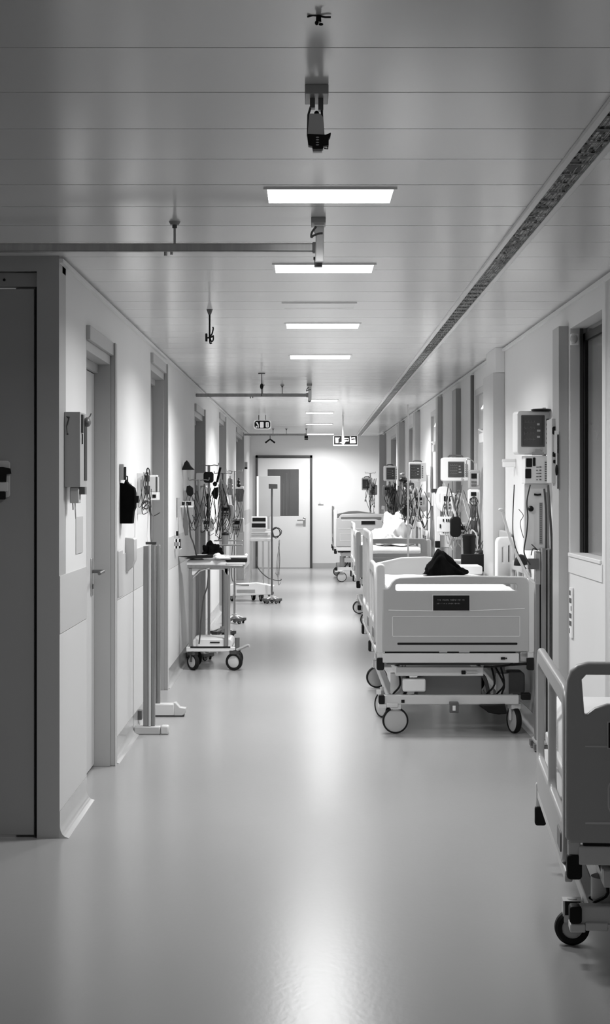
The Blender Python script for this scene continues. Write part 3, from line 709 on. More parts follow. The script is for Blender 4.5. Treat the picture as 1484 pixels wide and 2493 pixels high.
def pump(loc, label, w=.10, hh=.13, m='white', rz=0, grp='infusion pumps on the stands'):
    t = thing('infusion_pump', loc, label, 'infusion pump', grp, rz)
    MB().panel([rr(-w/2, 0, w/2, hh, .012)], 0, .09, .008).build('body', m, t)
    MB().box(-w*.36, w*.2, -.004, .002, hh*.58, hh*.86).build('display', 'black', t, bevel=.001)
    g = MB()
    for i in range(3):
        for j in range(2): g.box(-w*.36+i*w*.2, -w*.36+i*w*.2+w*.13, -.004, .002, hh*(.14+.18*j), hh*(.26+.18*j))
    g.build('keypad', 'dgrey', t)
    MB().box(w*.27, w*.42, -.006, .002, hh*.2, hh*.86).build('syringe_door', 'midgrey', t, bevel=.002)
    MB().box(-.015, .015, .09, .115, hh*.3, hh*.7).build('clamp', 'dgrey', t)
    return t

def bag(loc, label, w=.10, hh=.17, m='bag', grp='infusion bags on the stands'):
    t = thing('infusion_bag', loc, label, 'infusion bag', grp)
    b = MB().ball((0, 0, -hh/2), w/2, .022, hh/2, 20, 14)
    for v in b.bm.verts: v.co.x = math.copysign(abs(v.co.x/(w/2))**.55*(w/2), v.co.x) if abs(v.co.x) > 1e-6 else 0
    b.build('pouch', m, t)
    MB().tube([(-.01, 0, 0), (-.008, 0, .02), (.008, 0, .02), (.01, 0, 0)], .002, 6).build('hanger', 'tube', t)
    MB().cyl((0, 0, -hh-.025), (0, 0, -hh+.005), .006).cyl((0, 0, -hh-.07), (0, 0, -hh-.03), .01).build('drip_chamber', 'tube', t)
    MB().box(-w*.3, w*.3, -.0235, -.022, -hh*.62, -hh*.3).build('print', 'midgrey', t)
    return t

def tangle(loc, label, n, w, z0, z1, seed, m='tubed', r=.003, dp=.08, name='tubing'):
    q = random.Random(seed); b = MB()
    for k in range(n):
        x = q.uniform(-w, w)*.6; y = q.uniform(-dp, 0); zt = z1 - q.random()*.25*(z1-z0); zb = z0 + q.random()*.35*(z1-z0)
        x2 = x + q.uniform(-w, w)*.6; s1 = q.uniform(-w, w)*.6
        pts = [(x, y, zt), (x+s1*.5, y-.015, zt-(zt-zb)*.25), ((x+x2)/2+s1, y-.03, zt-(zt-zb)*.55), (x2, y-.02, zb), (x2+q.uniform(-.05, .05), y, zb+q.uniform(0, .10))]
        b.tube(pts, r*q.uniform(.6, 1.3), 6, 6)
    o = b.build(name, m, None); o.location = loc; return tag(o, label, 'tubing', None, 'stuff')

def coil(loc, label, R, n, seed, m='dgrey', r=.004):
    q = random.Random(seed); pts = [(R*(.7+.5*q.random())*math.cos(k*.8), q.uniform(-.03, .03), R*(.8+.5*q.random())*math.sin(k*.8)) for k in range(n)]
    o = MB().tube(pts, r, 6, 5).build('cable_bundle', m, None); o.location = loc; return tag(o, label, 'cable', None, 'stuff')

def canister(loc, label, r, hh, m='dgrey', lid='white'):
    t = thing('suction_canister', loc, label, 'canister')
    MB().lathe([(r*.85, 0), (r*.9, .01), (r, hh*.9), (r, hh)], (0, 0, 0)).build('jar', m, t)
    MB().lathe([(r*1.06, hh), (r*1.06, hh+.02), (r*.5, hh+.03)], (0, 0, 0)).build('lid', lid, t)
    MB().tube([(r*.3, 0, hh+.02), (r*.4, -.01, hh+.06), (r*1.1, -.02, hh+.02), (r*1.2, -.02, hh*.5)], .006, 8, 4).build('hose', 'tube', t)
    return t

# ---- tower A: steel column right of the name-plate bed, near monitor
t = thing('equipment_tower', (1.355, 9.45, 0), 'tall steel equipment column standing between bed and right wall by the window', 'equipment column')
MB().box(-.042, -.012, -.03, .03, .06, 1.14).box(-.010, .040, -.04, .04, .06, 1.16).build('column', 'dsteel', t, bevel=.004)
MB().box(.018, .026, -.043, -.039, .08, 1.15).box(-.018, -.006, -.033, -.028, .08, 1.12).build('track', 'black', t)
MB().cyl((.022, .07, 1.0), (.022, .07, 1.97), .011).build('pole', 'steel', t)
MB().box(-.043, .041, -.10, .12, .03, .06).build('base', 'grey', t, bevel=.01)
for s in ((-.028, -.07), (.026, -.07), (-.028, .09), (.026, .09)): caster(t, s[0], s[1], .013, 0, .012, .035, .3, 'grey', 'dgrey', disc_on=False)
MB().box(-.042, -.012, -.034, -.028, .95, 1.13).build('door_panel', 'grey', t, bevel=.003)
monitor((1.322, 9.46, 1.823), 'large patient monitor with dark screen and a column of keys, beside the window', .205, .235, (-.78, -.62, .42, .78), .18, .10, handle=False)
o = MB().lathe([(.002, 0), (.05, .002), (.062, .008), (.05, .014), (.01, .016)], (0, 0, 0)).box(.0, .09, -.012, .012, .0, .014).build('monitor_lamp', 'black', None); o.location = (1.35, 9.44, 1.945)
tag(o, 'flat black lamp head on top of the large monitor', 'lamp')
t = thing('module_rack', (1.345, 9.44, 1.53), 'white module rack with printed readouts under the large monitor', 'module rack', rz=.1)
MB().box(-.09, .075, 0, .09, 0, .16).build('body', 'white', t, bevel=.004)
for x0, x1, z0, z1 in ((-.085, -.05, .095, .145), (-.09, -.055, .03, .085), (-.045, -.03, .1, .15)): MB().box(x0, x1, -.008, .002, z0, z1).build('module', 'black', t, bevel=.004)
b = MB()
for k in range(9): b.box(.025, .062, -.006, .0, .015+k*.013, .021+k*.013)
for k in range(5): b.box(-.025, -.025+.008+.005*(k % 3), -.006, .0, .02+k*.018, .024+k*.018); b.box(-.006, .004, -.006, 0, .02+k*.018, .026+k*.018)
b.build('print', 'dgrey', t, flat=True)
MB().box(-.05, .02, -.004, .0, .162, .18).box(-.03, -.0, -.003, .0, .18, .2).build('connector_strip', 'grey', t)
t = thing('wall_unit', (1.378, 8.92, 1.55), 'pale wall unit with black sockets between monitor and window', 'wall unit')
MB().box(-.05, .02, -.02, .16, -.02, .33).build('body', 'midgrey', t, bevel=.004)
MB().panel([rr(-.045, .245, -.01, .285, .008)], -.028, .01, .002).build('socket', 'black', t)
MB().panel([rr(-.043, .125, -.013, .148, .003)], -.026, .008, .002).build('socket', 'black', t); MB().panel([rr(-.04, .09, -.018, .105, .003)], -.026, .008, .002).build('socket', 'black', t)
t = thing('wall_bracket', (1.335, 8.8, 1.55), 'slim dark bracket with a white card on the grey wall post', 'bracket')
MB().box(.004, .012, -.03, -.02, -.05, .24).build('bar', 'dgrey', t); MB().box(-.01, .01, -.03, -.024, .14, .26).build('card', 'white', t); MB().ball((.0, -.03, .05), .008, .01, .03).build('clip', 'black', t)
t = thing('ventilator_panel', (1.335, 9.5, 1.15), 'tall white equipment panel with black knob below the readouts', 'equipment panel')
MB().panel([rr(-.07, 0, .07, .375, .008)], 0, .05, .006).build('body', 'white', t)
MB().ball((-.04, -.02, .235), .017, .02, .017).cyl((-.04, .0, .235), (-.04, -.02, .235), .008).build('knob', 'black', t)
MB().box(.012, .03, -.004, .0, .03, .27).build('scale', 'grey', t); b = MB()
for k in range(22): b.box(.014, .026, -.0055, -.004, .04+k*.0105, .044+k*.0105)
b.build('scale_marks', 'dgrey', t)
MB().box(.044, .062, -.006, .0, .0, .33).build('side_strip', 'grey', t)
MB().tube([(-.02, -.01, .318), (.0, -.012, .315), (.02, -.012, .318)], .006).build('lever', 'black', t)
o = MB().tube([(1.372, 9.33, 1.52), (1.376, 9.3, 1.40), (1.385, 9.28, 1.2), (1.385, 9.27, .9), (1.383, 9.27, .55), (1.384, 9.27, .3)], .007, 8, 8).tube([(1.358, 9.38, 1.5), (1.366, 9.36, 1.35), (1.366, 9.36, 1.16)], .006, 8, 6).build('black_hose', 'tubed'); tag(o, 'long black hose running down beside the steel column', 'hose')
o = MB().tube([at(1290, 1180, 9.4), at(1282, 1220, 9.4), at(1284, 1260, 9.4), at(1281, 1300, 9.4), at(1275, 1345, 9.4), at(1290, 1375, 9.4)], .004, 6, 8).tube([at(1262, 1240, 9.4), at(1273, 1255, 9.4), at(1266, 1270, 9.4), at(1268, 1290, 9.4), at(1274, 1310, 9.4)], .002, 6, 8).tube([at(1251, 1180, 9.4), at(1248, 1300, 9.4), at(1265, 1360, 9.4), at(1280, 1385, 9.4)], .003, 6, 8).tube([at(1293, 1325, 9.4), at(1308, 1340, 9.4), at(1297, 1335, 9.4), at(1292, 1352, 9.4)], .003, 6, 6).build('cable_bundle', 'tubed'); tag(o, 'dark cables hanging below the large monitor', 'cable', None, 'stuff')
t = thing('articulated_arm', (1.30, 9.40, 1.10), 'white articulated arm with knobbed end beside the steel column', 'lamp')  # an articulated arm only; carries no lamp
q = [at(a, c_, 9.38)-t.location for a, c_ in ((1300, 1420), (1286, 1405), (1262, 1360), (1244, 1322), (1222, 1245))]
MB().tube(q, .0075, 8, 5).build('boom', 'white', t); MB().box(-.03, .03, .0, .04, -.06, .0).build('clamp', 'dgrey', t)
v = at(1219, 1241, 9.38)-t.location; MB().ball(v, .016, .012, .01).build('knob', 'white', t)
o = heap('black_box', (1.345, 10.3, 1.02), .045, .04, .07, 'black', 'small black box beside the head of the white articulated arm', 'box', 3, .1)
t = thing('soap_dispenser', (1.40, 11.0, 1.645), 'white dispenser block on the right wall left of the module rack', 'dispenser')
MB().box(-.085, .0, -.03, .03, 0, .05).build('body', 'white', t, bevel=.005); MB().box(-.087, .0, -.032, .032, .034, .054).build('lid', 'bedmt', t, bevel=.004)

# ---- tower B
def tower(loc, tag_, H, base, mon, pumps, bags, tub, extra=()):
    st = stand(loc, ('steel drip stand carrying the ' if base else 'steel wall pole carrying the ') + tag_, H, base)
    monitor(Vector(loc) + Vector(mon[0]), mon[6], mon[1], mon[2], mon[3], mon[4], mon[5])
    for dx, dz, w, hh, m, lb in pumps: pump((loc[0]+dx, loc[1]-.11, dz), lb, w, hh, m)
    for dx, dz, w, hh, m, lb in bags: bag((loc[0]+dx, loc[1]-.03, dz), lb, w, hh, m)
    for n, dx, w, z0, z1, m, r, lb in tub: tangle((loc[0]+dx, loc[1]-.13, 0), lb, n, w, z0, z1, n+int(loc[1]*3), m, r)

Yb = 13.3
tower((1.20, Yb, 0), 'middle monitor behind the name-plate bed', 1.62, .15, ((-.0, -.16, 1.655), .215, .175, (-.55, -.62, .5, .62), .05, .10, 'patient monitor with light frame above the head of the name-plate bed'),
      [(-.06, 1.32, .10, .14, 'white', 'white infusion pump just under the middle monitor'), (.05, 1.10, .11, .12, 'white', 'white infusion pump lower on the middle stand'), (-.07, 1.13, .10, .13, 'paper', 'pale infusion pump with printed front, left on the middle stand')],
      [(-.09, 1.52, .13, .20, 'bag', 'clear bulging bag hanging left under the middle monitor'), (.03, 1.47, .09, .16, 'bag', 'smaller clear bag beside the bulging bag under the middle monitor')],
      [(9, 0, .12, 1.12, 1.56, 'tubed', .0035, 'dark tubes hanging below the middle monitor'), (9, 0, .11, 1.0, 1.5, 'tube', .005, 'pale tubes looping below the middle monitor')])
t = thing('syringe_stand', (1.335, 12.98, 0), 'slim pump column right of the middle monitor', 'pump column')
MB().cyl((0, 0, .04), (0, 0, 1.70), .012).build('pole', 'steel', t); MB().lathe([(.055, 0), (.055, .03), (.02, .05)], (0, 0, 0)).build('base', 'grey', t)
MB().tube([(0, 0, 1.68), (-.02, 0, 1.72), (-.06, 0, 1.735), (-.07, 0, 1.71), (-.07, 0, 1.60)], .004, 8, 4).build('hook', 'dsteel', t)
pump((1.325, 12.93, 1.50), 'grey pump with black window at the top of the slim column', .075, .14, 'grey')
pump((1.322, 12.93, 1.38), 'white pump with printed front on the slim column', .075, .11, 'white')
canister((1.315, 12.9, 1.16), 'dark canister on the slim pump column', .03, .09)
tangle((1.31, 12.88, 0), 'dark tubes hanging down the slim pump column', 12, .06, 1.0, 1.42, 41, 'tubed', .0035)
coil((1.31, 12.86, 1.40), 'knot of dark cable on the slim pump column', .03, 26, 5, 'dark', .003)
t = thing('bedside_cabinet', (1.255, 12.7, 0), 'pale bedside cabinet behind the head of the name-plate bed', 'cabinet')
MB().box(-.13, .13, -.14, .14, .05, .93).build('body', 'bedmt', t, bevel=.006); MB().box(-.14, .14, -.15, .15, .93, .95).build('cabinet_top', 'white', t, bevel=.005)
MB().box(-.12, .12, -.146, -.14, .62, .9).build('drawer', 'white', t, bevel=.003); MB().box(-.12, .12, -.146, -.14, .08, .6).build('door', 'white', t, bevel=.003); MB().box(-.13, .13, -.13, .13, 0, .05).build('plinth', 'dgrey', t)
canister((1.255, 12.66, .952), 'large black canister behind the crumpled black bag', .05, .17, 'black', 'black')
o = MB().panel([rr(-.035, 0, .03, .14, .02)], 0, .05, .01).build('black_device', 'black'); MB().box(-.012, .03, .05, .345, .05, .08).build('clamp', 'dgrey', o); o.location = (1.18, 12.95, 1.13); tag(o, 'black curved device below the middle monitor', 'device')
bx = MB().panel([rr(-.09, .0, .02, .115, .004)], 0, .03, .004).build('notice_board', 'paper'); bx.location = (1.13, 13.0, 1.16); tag(bx, 'white card with small dark marks under the bulging bag', 'card')
MB().box(-.05, -.042, -.004, .0, .08, .1).box(-.025, -.015, -.004, 0, .08, .1).box(-.008, .0, -.004, 0, .08, .1).box(-.075, -.066, -.004, 0, .03, .06).build('marks', 'black', bx)
o = MB().box(-.02, .02, -.02, .02, 0, .055).build('black_box', 'black', None, bevel=.004); o.location = (1.07, 13.4, 1.02); tag(o, 'small black box on the pale post left of the middle stand', 'box')
t = thing('wall_post', (1.075, 13.45, 0), 'pale slim post with dark bracket left of the middle stand', 'post')
MB().box(-.022, .022, 0, .03, 0, 1.47).build('post', 'white', t, bevel=.004); MB().box(-.05, .04, -.01, .02, 1.47, 1.50).build('bracket', 'dark', t); MB().box(-.05, -.038, -.005, .01, 1.36, 1.47).build('arm', 'white', t)
MB().box(-.06, .06, -.05, .08, 0, .02).build('foot', 'grey', t, bevel=.004)
t = thing('wall_post', (1.14, 13.5, 0), 'broad pale grey post beside the slim post and middle stand', 'post')
MB().box(-.032, .032, 0, .03, 0, 1.5).build('post', 'midgrey', t, bevel=.004); MB().box(-.05, .05, -.04, .07, 0, .02).build('foot', 'grey', t, bevel=.004)
MB().box(-.032, .032, -.004, .0, 1.02, 1.12).build('band', 'white', t)
o = heap('black_box', (1.3, 12.3, .98), .06, .05, .06, 'black', 'black box on the far side of the head of the name-plate bed', 'box', 8, .1)

# ---- tower C
Yc = 18.6
tower((1.368, Yc, 0), 'monitor with grid screen', 1.66, 0, ((-.118, -.16, 1.69), .185, .2, (-.85, -.7, .3, .75), .05, .10, 'patient monitor with grid lines, second farther along the right wall'),
      [(-.22, 1.42, .12, .14, 'dgrey', 'dark infusion pump under the grid-screen monitor'), (-.09, 1.30, .13, .12, 'white', 'white infusion pump under the grid-screen monitor'), (-.2, 1.2, .11, .14, 'grey', 'grey infusion pump low on the grid-screen stand')],
      [(-.14, 1.52, .12, .22, 'bag', 'clear bag hanging under the grid-screen monitor'), (-.05, 1.42, .10, .18, 'bag', 'clear bag right under the grid-screen monitor')],
      [(12, -.12, .14, 1.05, 1.6, 'tubed', .004, 'dark tubes hanging below the grid-screen monitor'), (11, -.2, .13, 1.05, 1.55, 'tube', .007, 'pale tubes looping below the grid-screen monitor')])
o = heap('black_lamp', (1.09, 18.5, 1.60), .05, .05, .035, 'black', 'round black lamp head left of the grid-screen monitor', 'lamp', 2, .15, flatz=False)
o = heap('black_lamp', (1.09, 18.6, 1.665), .033, .04, .02, 'dgrey', 'small dark cap above the round black lamp head', 'lamp cap', 5, .15, flatz=False)
tangle((1.10, 18.4, 0), 'tangle of cables beside the round black lamp head', 14, .10, 1.1, 1.58, 77, 'dark', .006)
o = heap('black_bag', (1.10, 18.3, 1.26), .035, .03, .06, 'black', 'small black pouch hanging below the round black lamp head', 'pouch', 9, .3, flatz=False)
t = thing('tall_pole', (1.09, 17.6, 0), 'thin white pole rising beside the heap of white bedding', 'pole')
MB().cyl((0, 0, .02), (0, 0, 2.4), .009).build('pole', 'white', t); MB().lathe([(.09, 0), (.09, .015), (.02, .03)]).build('base', 'grey', t)
# ---- tower D
Yd = 23.6
tower((1.20, Yd, 0), 'small monitor third along the right wall', 1.70, .15, ((-.0, -.16, 1.72), .165, .2, (-.6, -.8, .7, .75), .05, .10, 'small patient monitor, third farther along the right wall'),
      [(-.03, 1.4, .13, .14, 'grey', 'grey infusion pump under the third-farthest monitor'), (.05, 1.2, .12, .14, 'white', 'white infusion pump low under the third-farthest monitor')],
      [(.0, 1.55, .14, .25, 'bag', 'clear bag under the third-farthest monitor')],
      [(12, 0, .15, 1.0, 1.62, 'tubed', .004, 'dark tubes under the third-farthest monitor'), (12, .08, .15, 1.0, 1.6, 'dark', .008, 'thick dark tubes beside the third-farthest monitor')])
# ---- tower E
Ye = 28.75
tower((1.12, Ye, 0), 'farthest small monitor', 1.78, .15, ((-.06, -.16, 1.585), .17, .20, (-.85, -.75, .1, .7), .05, .10, 'farthest patient monitor, white box with narrow dark screen near the end wall'),
      [(.05, 1.40, .12, .16, 'grey', 'grey infusion pump on the farthest stand')],
      [(.02, 1.62, .12, .22, 'bag', 'clear bag on the farthest stand')],
      [(10, .02, .14, 1.05, 1.72, 'tubed', .0045, 'dark tubes hanging from the farthest stand')])

# ================================================================== LEFT SIDE
# dispenser near the corner
t = thing('wall_dispenser', (WL, 7.2, 1.507), 'grey box mounted on the wall beside the nearest left doorway', 'dispenser')
MB().box(0, .07, 0, .21, 0, .33).build('body', 'grey', t, bevel=.002)
MB().box(.0705, .073, .13, .205, .03, .3).box(.071, .0745, .05, .06, .19, .235).build('dark_edge', 'black', t)
MB().box(.064, .078, .03, .08, .24, .32).build('lever_arm', 'dark', t)
MB().ball((.085, .12, .29), .017, .03, .022).tube([(.085, .13, .305), (.095, .14, .318), (.1, .14, .33)], .003).build('knob', 'dgrey', t)
MB().box(.02, .06, .03, .1, -.07, -.0).build('nozzle', 'midgrey', t, bevel=.004)
MB().box(.055, .085, .04, .10, -.032, .0).build('tray_edge', 'dgrey', t)
MB().tube([(.03, .05, -.06), (.032, .05, -.10)], .003).tube([(.04, .05, -.06), (.044, .05, -.14)], .003).build('drips', 'midgrey', t)
MB().tube([(.012, -.002, .27), (.02, -.002, .3), (.01, -.002, .31), (.024, -.003, .305)], .0025).tube([(.01, -.002, .27), (.012, -.002, .25), (.014, -.002, .235)], .0012).ball((.015, -.002, .233), .004).build('hanging_tag', 'dark', t)
o = MB().box(WL-.001, WL+.004, 7.55, 7.78, 1.20, 1.37).build('notice', 'midgrey'); tag(o, 'pale grey notice on the wall below the grey box', 'notice')
# wall bracket and black bag
t = thing('wall_bracket', (WL, 9.32, 1.55), 'small grey bracket on the wall above the hanging black bag', 'bracket')
MB().box(0, .022, 0, .06, 0, .09).build('plate', 'grey', t, bevel=.002); MB().box(.026, .034, .02, .06, .0, .075).build('arm', 'black', t)
b = MB().panel([[(-.0, 0), (.06, 0), (.065, .06), (.075, .085), (.075, .165), (.07, .19), (.05, .205), (.037, .215), (.03, .225), (.025, .21), (.0, .215)]], -.05, .10, .008)
t = thing('wall_bag', (WL+.003, 9.4, 1.31), 'black bag hanging on the left wall before the steel posts', 'bag')
b.build('bag', 'cloth_b', t); MB().box(.06, .10, -.02, .03, .11, .15).build('clip', 'black', t); MB().tube([(.035, 0, .215), (.035, 0, .26), (.0, 0, .27)], .004).build('strap', 'black', t)
canister((-1.043, 9.75, 1.42), 'small jar beside the hanging black bag', .014, .05, 'midgrey', 'black')
t = thing('suction_unit', (-1.0, 10.3, 1.5), 'narrow wall unit with two black blocks right of the hanging black bag', 'suction unit')
MB().box(-.06, -.02, 0, .04, -.16, .1).build('backplate', 'white', t, bevel=.003); MB().box(-.012, .018, -.02, .02, .045, .085).build('block', 'black', t, bevel=.004); MB().box(-.012, .02, -.02, .02, -.035, .02).build('block', 'black', t, bevel=.004)
MB().box(-.02, .008, -.01, .02, -.06, .09).build('spine', 'bedmt', t)
MB().tube([(.0, 0, .085), (.0, 0, .115), (.008, 0, .13), (.018, 0, .115), (.02, 0, .085)], .0035, 8, 3).build('handle', 'black', t)
tangle((-1.0, 10.2, 0), 'thin dark tubes around the narrow wall unit', 9, .045, 1.33, 1.62, 17, 'tubed', .0025, .03)
coil((-.985, 10.1, 1.40), 'knot of dark cable under the narrow wall unit', .022, 22, 3, 'dark', .003)
o = MB().tube([(-.965, 10.15, 1.40), (-.96, 10.15, 1.34), (-.955, 10.1, 1.22), (-.945, 10.05, 1.165)], .005, 8, 6).build('black_hose', 'tubed'); tag(o, 'thin black hose running down to the nearer steel post', 'hose')
o = MB().tube([(-.975, 10.15, 1.40), (-.975, 10.15, 1.34), (-.975, 10.1, 1.22), (-.965, 10.05, 1.165)], .004, 8, 6).build('clear_hose', 'tube'); tag(o, 'pale hose running down to the nearer steel post', 'hose')
t = thing('glove_holder', (WL, 10.85, 1.48), 'white wall holder with small dark window left of the first trolley', 'holder')
MB().box(0, .075, 0, .16, 0, .1).build('body', 'midgrey', t, bevel=.004); MB().box(.0, .07, .005, .15, .1, .112).build('top', 'white', t); MB().box(.0, .08, .0, .15, -.055, -.002).build('tray', 'white', t, bevel=.003)
MB().box(.045, .068, -.004, .0, -.04, -.018).build('window', 'black', t); MB().box(.068, .078, -.003, .0, .0, .1).build('edge', 'dark', t)
t = thing('wall_dispenser', (WL, 9.62, 1.02), 'pale grey paper dispenser low on the wall under the black bag', 'dispenser')
MB().panel([[(0, .06), (.0, .19), (.045, .185), (.05, .18), (.05, .06), (.03, .02), (.008, 0)]], 0, .14, .005).build('body', 'midgrey', t)
# steel posts
t = thing('steel_post', (-.96, 10.05, 0), 'nearer steel post on a flat foot, standing against the left wall', 'steel post', 'steel posts by the left wall')
MB().box(-.035, -.004, -.02, .02, .05, 1.15).build('channel', 'dsteel', t, bevel=.003); MB().box(-.002, .014, -.025, .015, .05, 1.155).build('edge_bar', 'bedmt', t, bevel=.002); MB().box(.016, .036, -.02, .02, .05, 1.16).build('channel', 'dsteel', t, bevel=.003)
MB().box(-.09, .07, -.03, .03, .0, .05).build('foot', 'midgrey', t, bevel=.008); MB().box(.072, .122, -.031, .031, .0, .055).build('end_cap', 'bedmt', t, bevel=.01)
MB().box(-.02, .045, -.02, .02, 1.16, 1.175).build('top_cap', 'dark', t)
t = thing('steel_post', (-.985, 10.85, 0), 'farther steel post on a wedge foot, right behind the nearer one', 'steel post', 'steel posts by the left wall')
MB().box(-.022, .0, -.02, .02, .05, 1.13).build('channel', 'dsteel', t, bevel=.003); MB().box(.002, .022, -.02, .02, .05, 1.13).build('channel', 'dsteel', t, bevel=.003)
MB().box(-.06, .12, -.035, .035, .0, .085).build('foot', 'bedmt', t, bevel=.01)
MB().panel([[(.12, .0), (.165, .005), (.187, .03), (.187, .05), (.15, .056), (.125, .085), (.12, .085)]], -.035, .07, .006).build('toe', 'midgrey', t); MB().box(-.06, .18, -.036, .036, -.0, .008).build('sole', 'black', t)
o = MB().box(WL, WL+.03, 10.3, 10.36, .05, .11).build('door_stop', 'dgrey', None, bevel=.005); tag(o, 'small dark stop on the baseboard behind the steel posts', 'door stop')

# first trolley
TY = 13.57
t = thing('trolley', (-.745, TY, 0), 'steel instrument trolley with cluttered top, nearest on the left', 'trolley')
MB().box(-.235, .225, -.02, .40, .845, .872).build('table_top', 'dsteel', t, bevel=.004)
MB().panel([[(-.20, .79), (-.185, .79), (-.14, .835), (.06, .835), (.09, .79), (.1, .79), (.105, .846), (-.2, .846)]], .0, .012, .003).build('apron', 'bedmt', t)
for x, w in ((-.21, .016), (.085, .016)):
    MB().box(x-w, x+w, .0, .03, .2, .845).build('leg', 'dsteel', t, bevel=.004); MB().box(x-w, x+w, .36, .39, .2, .845).build('leg', 'steel', t, bevel=.004)
MB().panel([rr(-.19, .19, .13, .25, .03)], .02, .36, .012).build('base_box', 'bedmt', t)
MB().box(-.245, .16, -.015, .40, .155, .195).build('base_frame', 'bedmt', t, bevel=.005); MB().box(-.21, .12, -.019, -.014, .188, .2).box(-.05, .03, .015, .0201, .225, .235).build('base_slot', 'black', t)
MB().cyl((.175, .0, .17), (.175, .0, .27), .02).build('brake_handle', 'dgrey', t); MB().tube([(.17, -.02, .17), (.22, -.02, .19), (.265, -.02, .21), (.275, -.02, .195)], .012, 8, 4).build('brake_lever', 'grey', t)
caster(t, -.19, .02, .068, .75, .035, .17, .3, 'midgrey', 'dark', disc_on=False); caster(t, .15, .0, .072, PI/2-.35, .038, .17, .3, 'midgrey', 'dark', disc_on=True)
caster(t, -.19, .36, .068, .75, .035, .17, .3, 'midgrey', 'dark', disc_on=False); caster(t, .15, .36, .068, 1.0, .035, .17, .3, 'midgrey', 'dark', disc_on=False)
MB().tube([(-.06, -.015, .83), (-.07, -.02, .7), (-.1, -.02, .6), (-.12, -.015, .45), (-.13, -.015, .3), (-.14, 0, .22)], .006, 8, 6).build('hanging_cord', 'dark', t)
MB().tube([(-.19, -.01, .76), (-.13, -.015, .82), (-.05, -.015, .845)], .005).build('brace', 'grey', t)
o = slab('drape', .33, .34, .8725, .915, 'linen', .012, 31, nx=24, ny=24, rnd=.02); o.location = (-.82, TY-.01, 0); tag(o, 'folded grey drape covering the left part of the first trolley', 'drape')
o = heap('cloth', (-.80, TY+.16, .918), .19, .14, .04, 'linen', 'grey cloth bundle spread over the first trolley', 'cloth', 4, .5)
o = heap('cloth', (-.735, TY+.05, .917), .10, .08, .035, 'sheet', 'white crumpled cloth on the front edge of the first trolley', 'cloth', 14, .9)
t = thing('instrument_tray', (-.90, TY+.02, .94), 'flat black tray lying on the cloth of the first trolley', 'tray')
MB().panel([[(-.13, 0), (.0, -.012), (.13, -.004), (.13, .014), (.0, .008)]], -.06, .12, .002).build('tray', 'black', t)
o = MB().tube([(-.905, TY, .95), (-.93, TY-.01, 1.05), (-.955, TY-.01, 1.12), (-.965, TY-.01, 1.25), (-.985, TY, 1.38)], .006, 8, 6).build('flex_arm', 'tubed'); tag(o, 'thin black flexible arm rising from the black tray', 'flexible arm')
b = MB().panel([[(-.012, 0), (.008, 0), (.022, .09), (.018, .16), (.004, .24), (-.008, .16), (-.02, .08)]], -.01, .02, .003)
o = b.build('feather_duster', 'dgrey'); o.location = (-.985, TY-.02, 1.12); o.rotation_euler = (0, -.1, 0); tag(o, 'dark pointed blade-like head on the thin black flexible arm', 'tool head')
o = heap('black_bag', (-.79, TY+.16, .955), .075, .08, .085, 'cloth_b', 'black crumpled bag on top of the first trolley', 'bag', 7, .6)
t = thing('instrument_box', (-.60, TY+.05, .872), 'black open box on the right end of the first trolley', 'box')
MB().box(-.06, .11, -.06, .06, .02, .055).build('box', 'black', t, bevel=.006); MB().box(-.07, .115, -.065, .065, .056, .075).build('lid', 'bedmt', t, bevel=.008); MB().box(-.06, .1, -.07, .06, 0, .02).build('tray', 'midgrey', t, bevel=.004); MB().ball((.105, -.05, .08), .014).build('knob', 'white', t)
# stands behind it
SL = [(-.94, 14.4, 1.58), (-.90, 15.2, 1.72), (-.84, 16.6, 1.66), (-.80, 18.3, 1.70)]
LBL = ['steel drip stand behind the first trolley, nearest the left wall', 'steel drip stand behind the first trolley, second from the wall', 'steel drip stand right of the first trolley, third along', 'steel drip stand farthest behind the first trolley']
for (x, y, H), lb in zip(SL, LBL): stand((x, y, 0), lb, H, .10, 'dsteel')
def piece(name, mb, m, px, py, Y, label, cat, group=None):
    o = mb.build(name, m); o.location = at(px, py, Y); return tag(o, label, cat, group)
piece('wall_lamp', MB().panel([[(-.035, -.03), (.055, -.03), (.03, -.005), (.012, .028), (.0, .04), (-.015, .025)]], 0, .06, .005), 'black', 454, 1134, 14.0, 'black wedge-shaped lamp head above the first trolley', 'lamp')
piece('black_clip', MB().panel([[(-.02, .04), (.0, .045), (.025, .025), (.028, -.02), (.01, -.04), (-.015, -.03), (-.025, .0)]], 0, .05, .005), 'black', 461, 1196, 14.1, 'black angular clamp below the wedge-shaped lamp head', 'clamp')
piece('black_display', MB().panel([rr(-.036, -.04, .036, .04, .014)], 0, .06, .01), 'black', 507, 1162, 15.1, 'square black display on the second drip stand behind the trolley', 'display')
piece('wall_board', MB().panel([rr(-.06, -.11, .045, .08, .004)], 0, .02, .003), 'midgrey', 452, 1162, 14.6, 'light grey board hanging behind the wedge-shaped lamp head', 'board')
piece('grey_case', MB().panel([rr(-.05, -.045, .05, .035, .006)], 0, .05, .004), 'grey', 446, 1205, 14.3, 'dark grey case under the light grey board', 'case')
piece('white_case', MB().panel([rr(-.05, -.05, .05, .06, .008)], 0, .05, .006), 'white', 491, 1168, 15.6, 'white blank panel left of the square black display', 'panel')
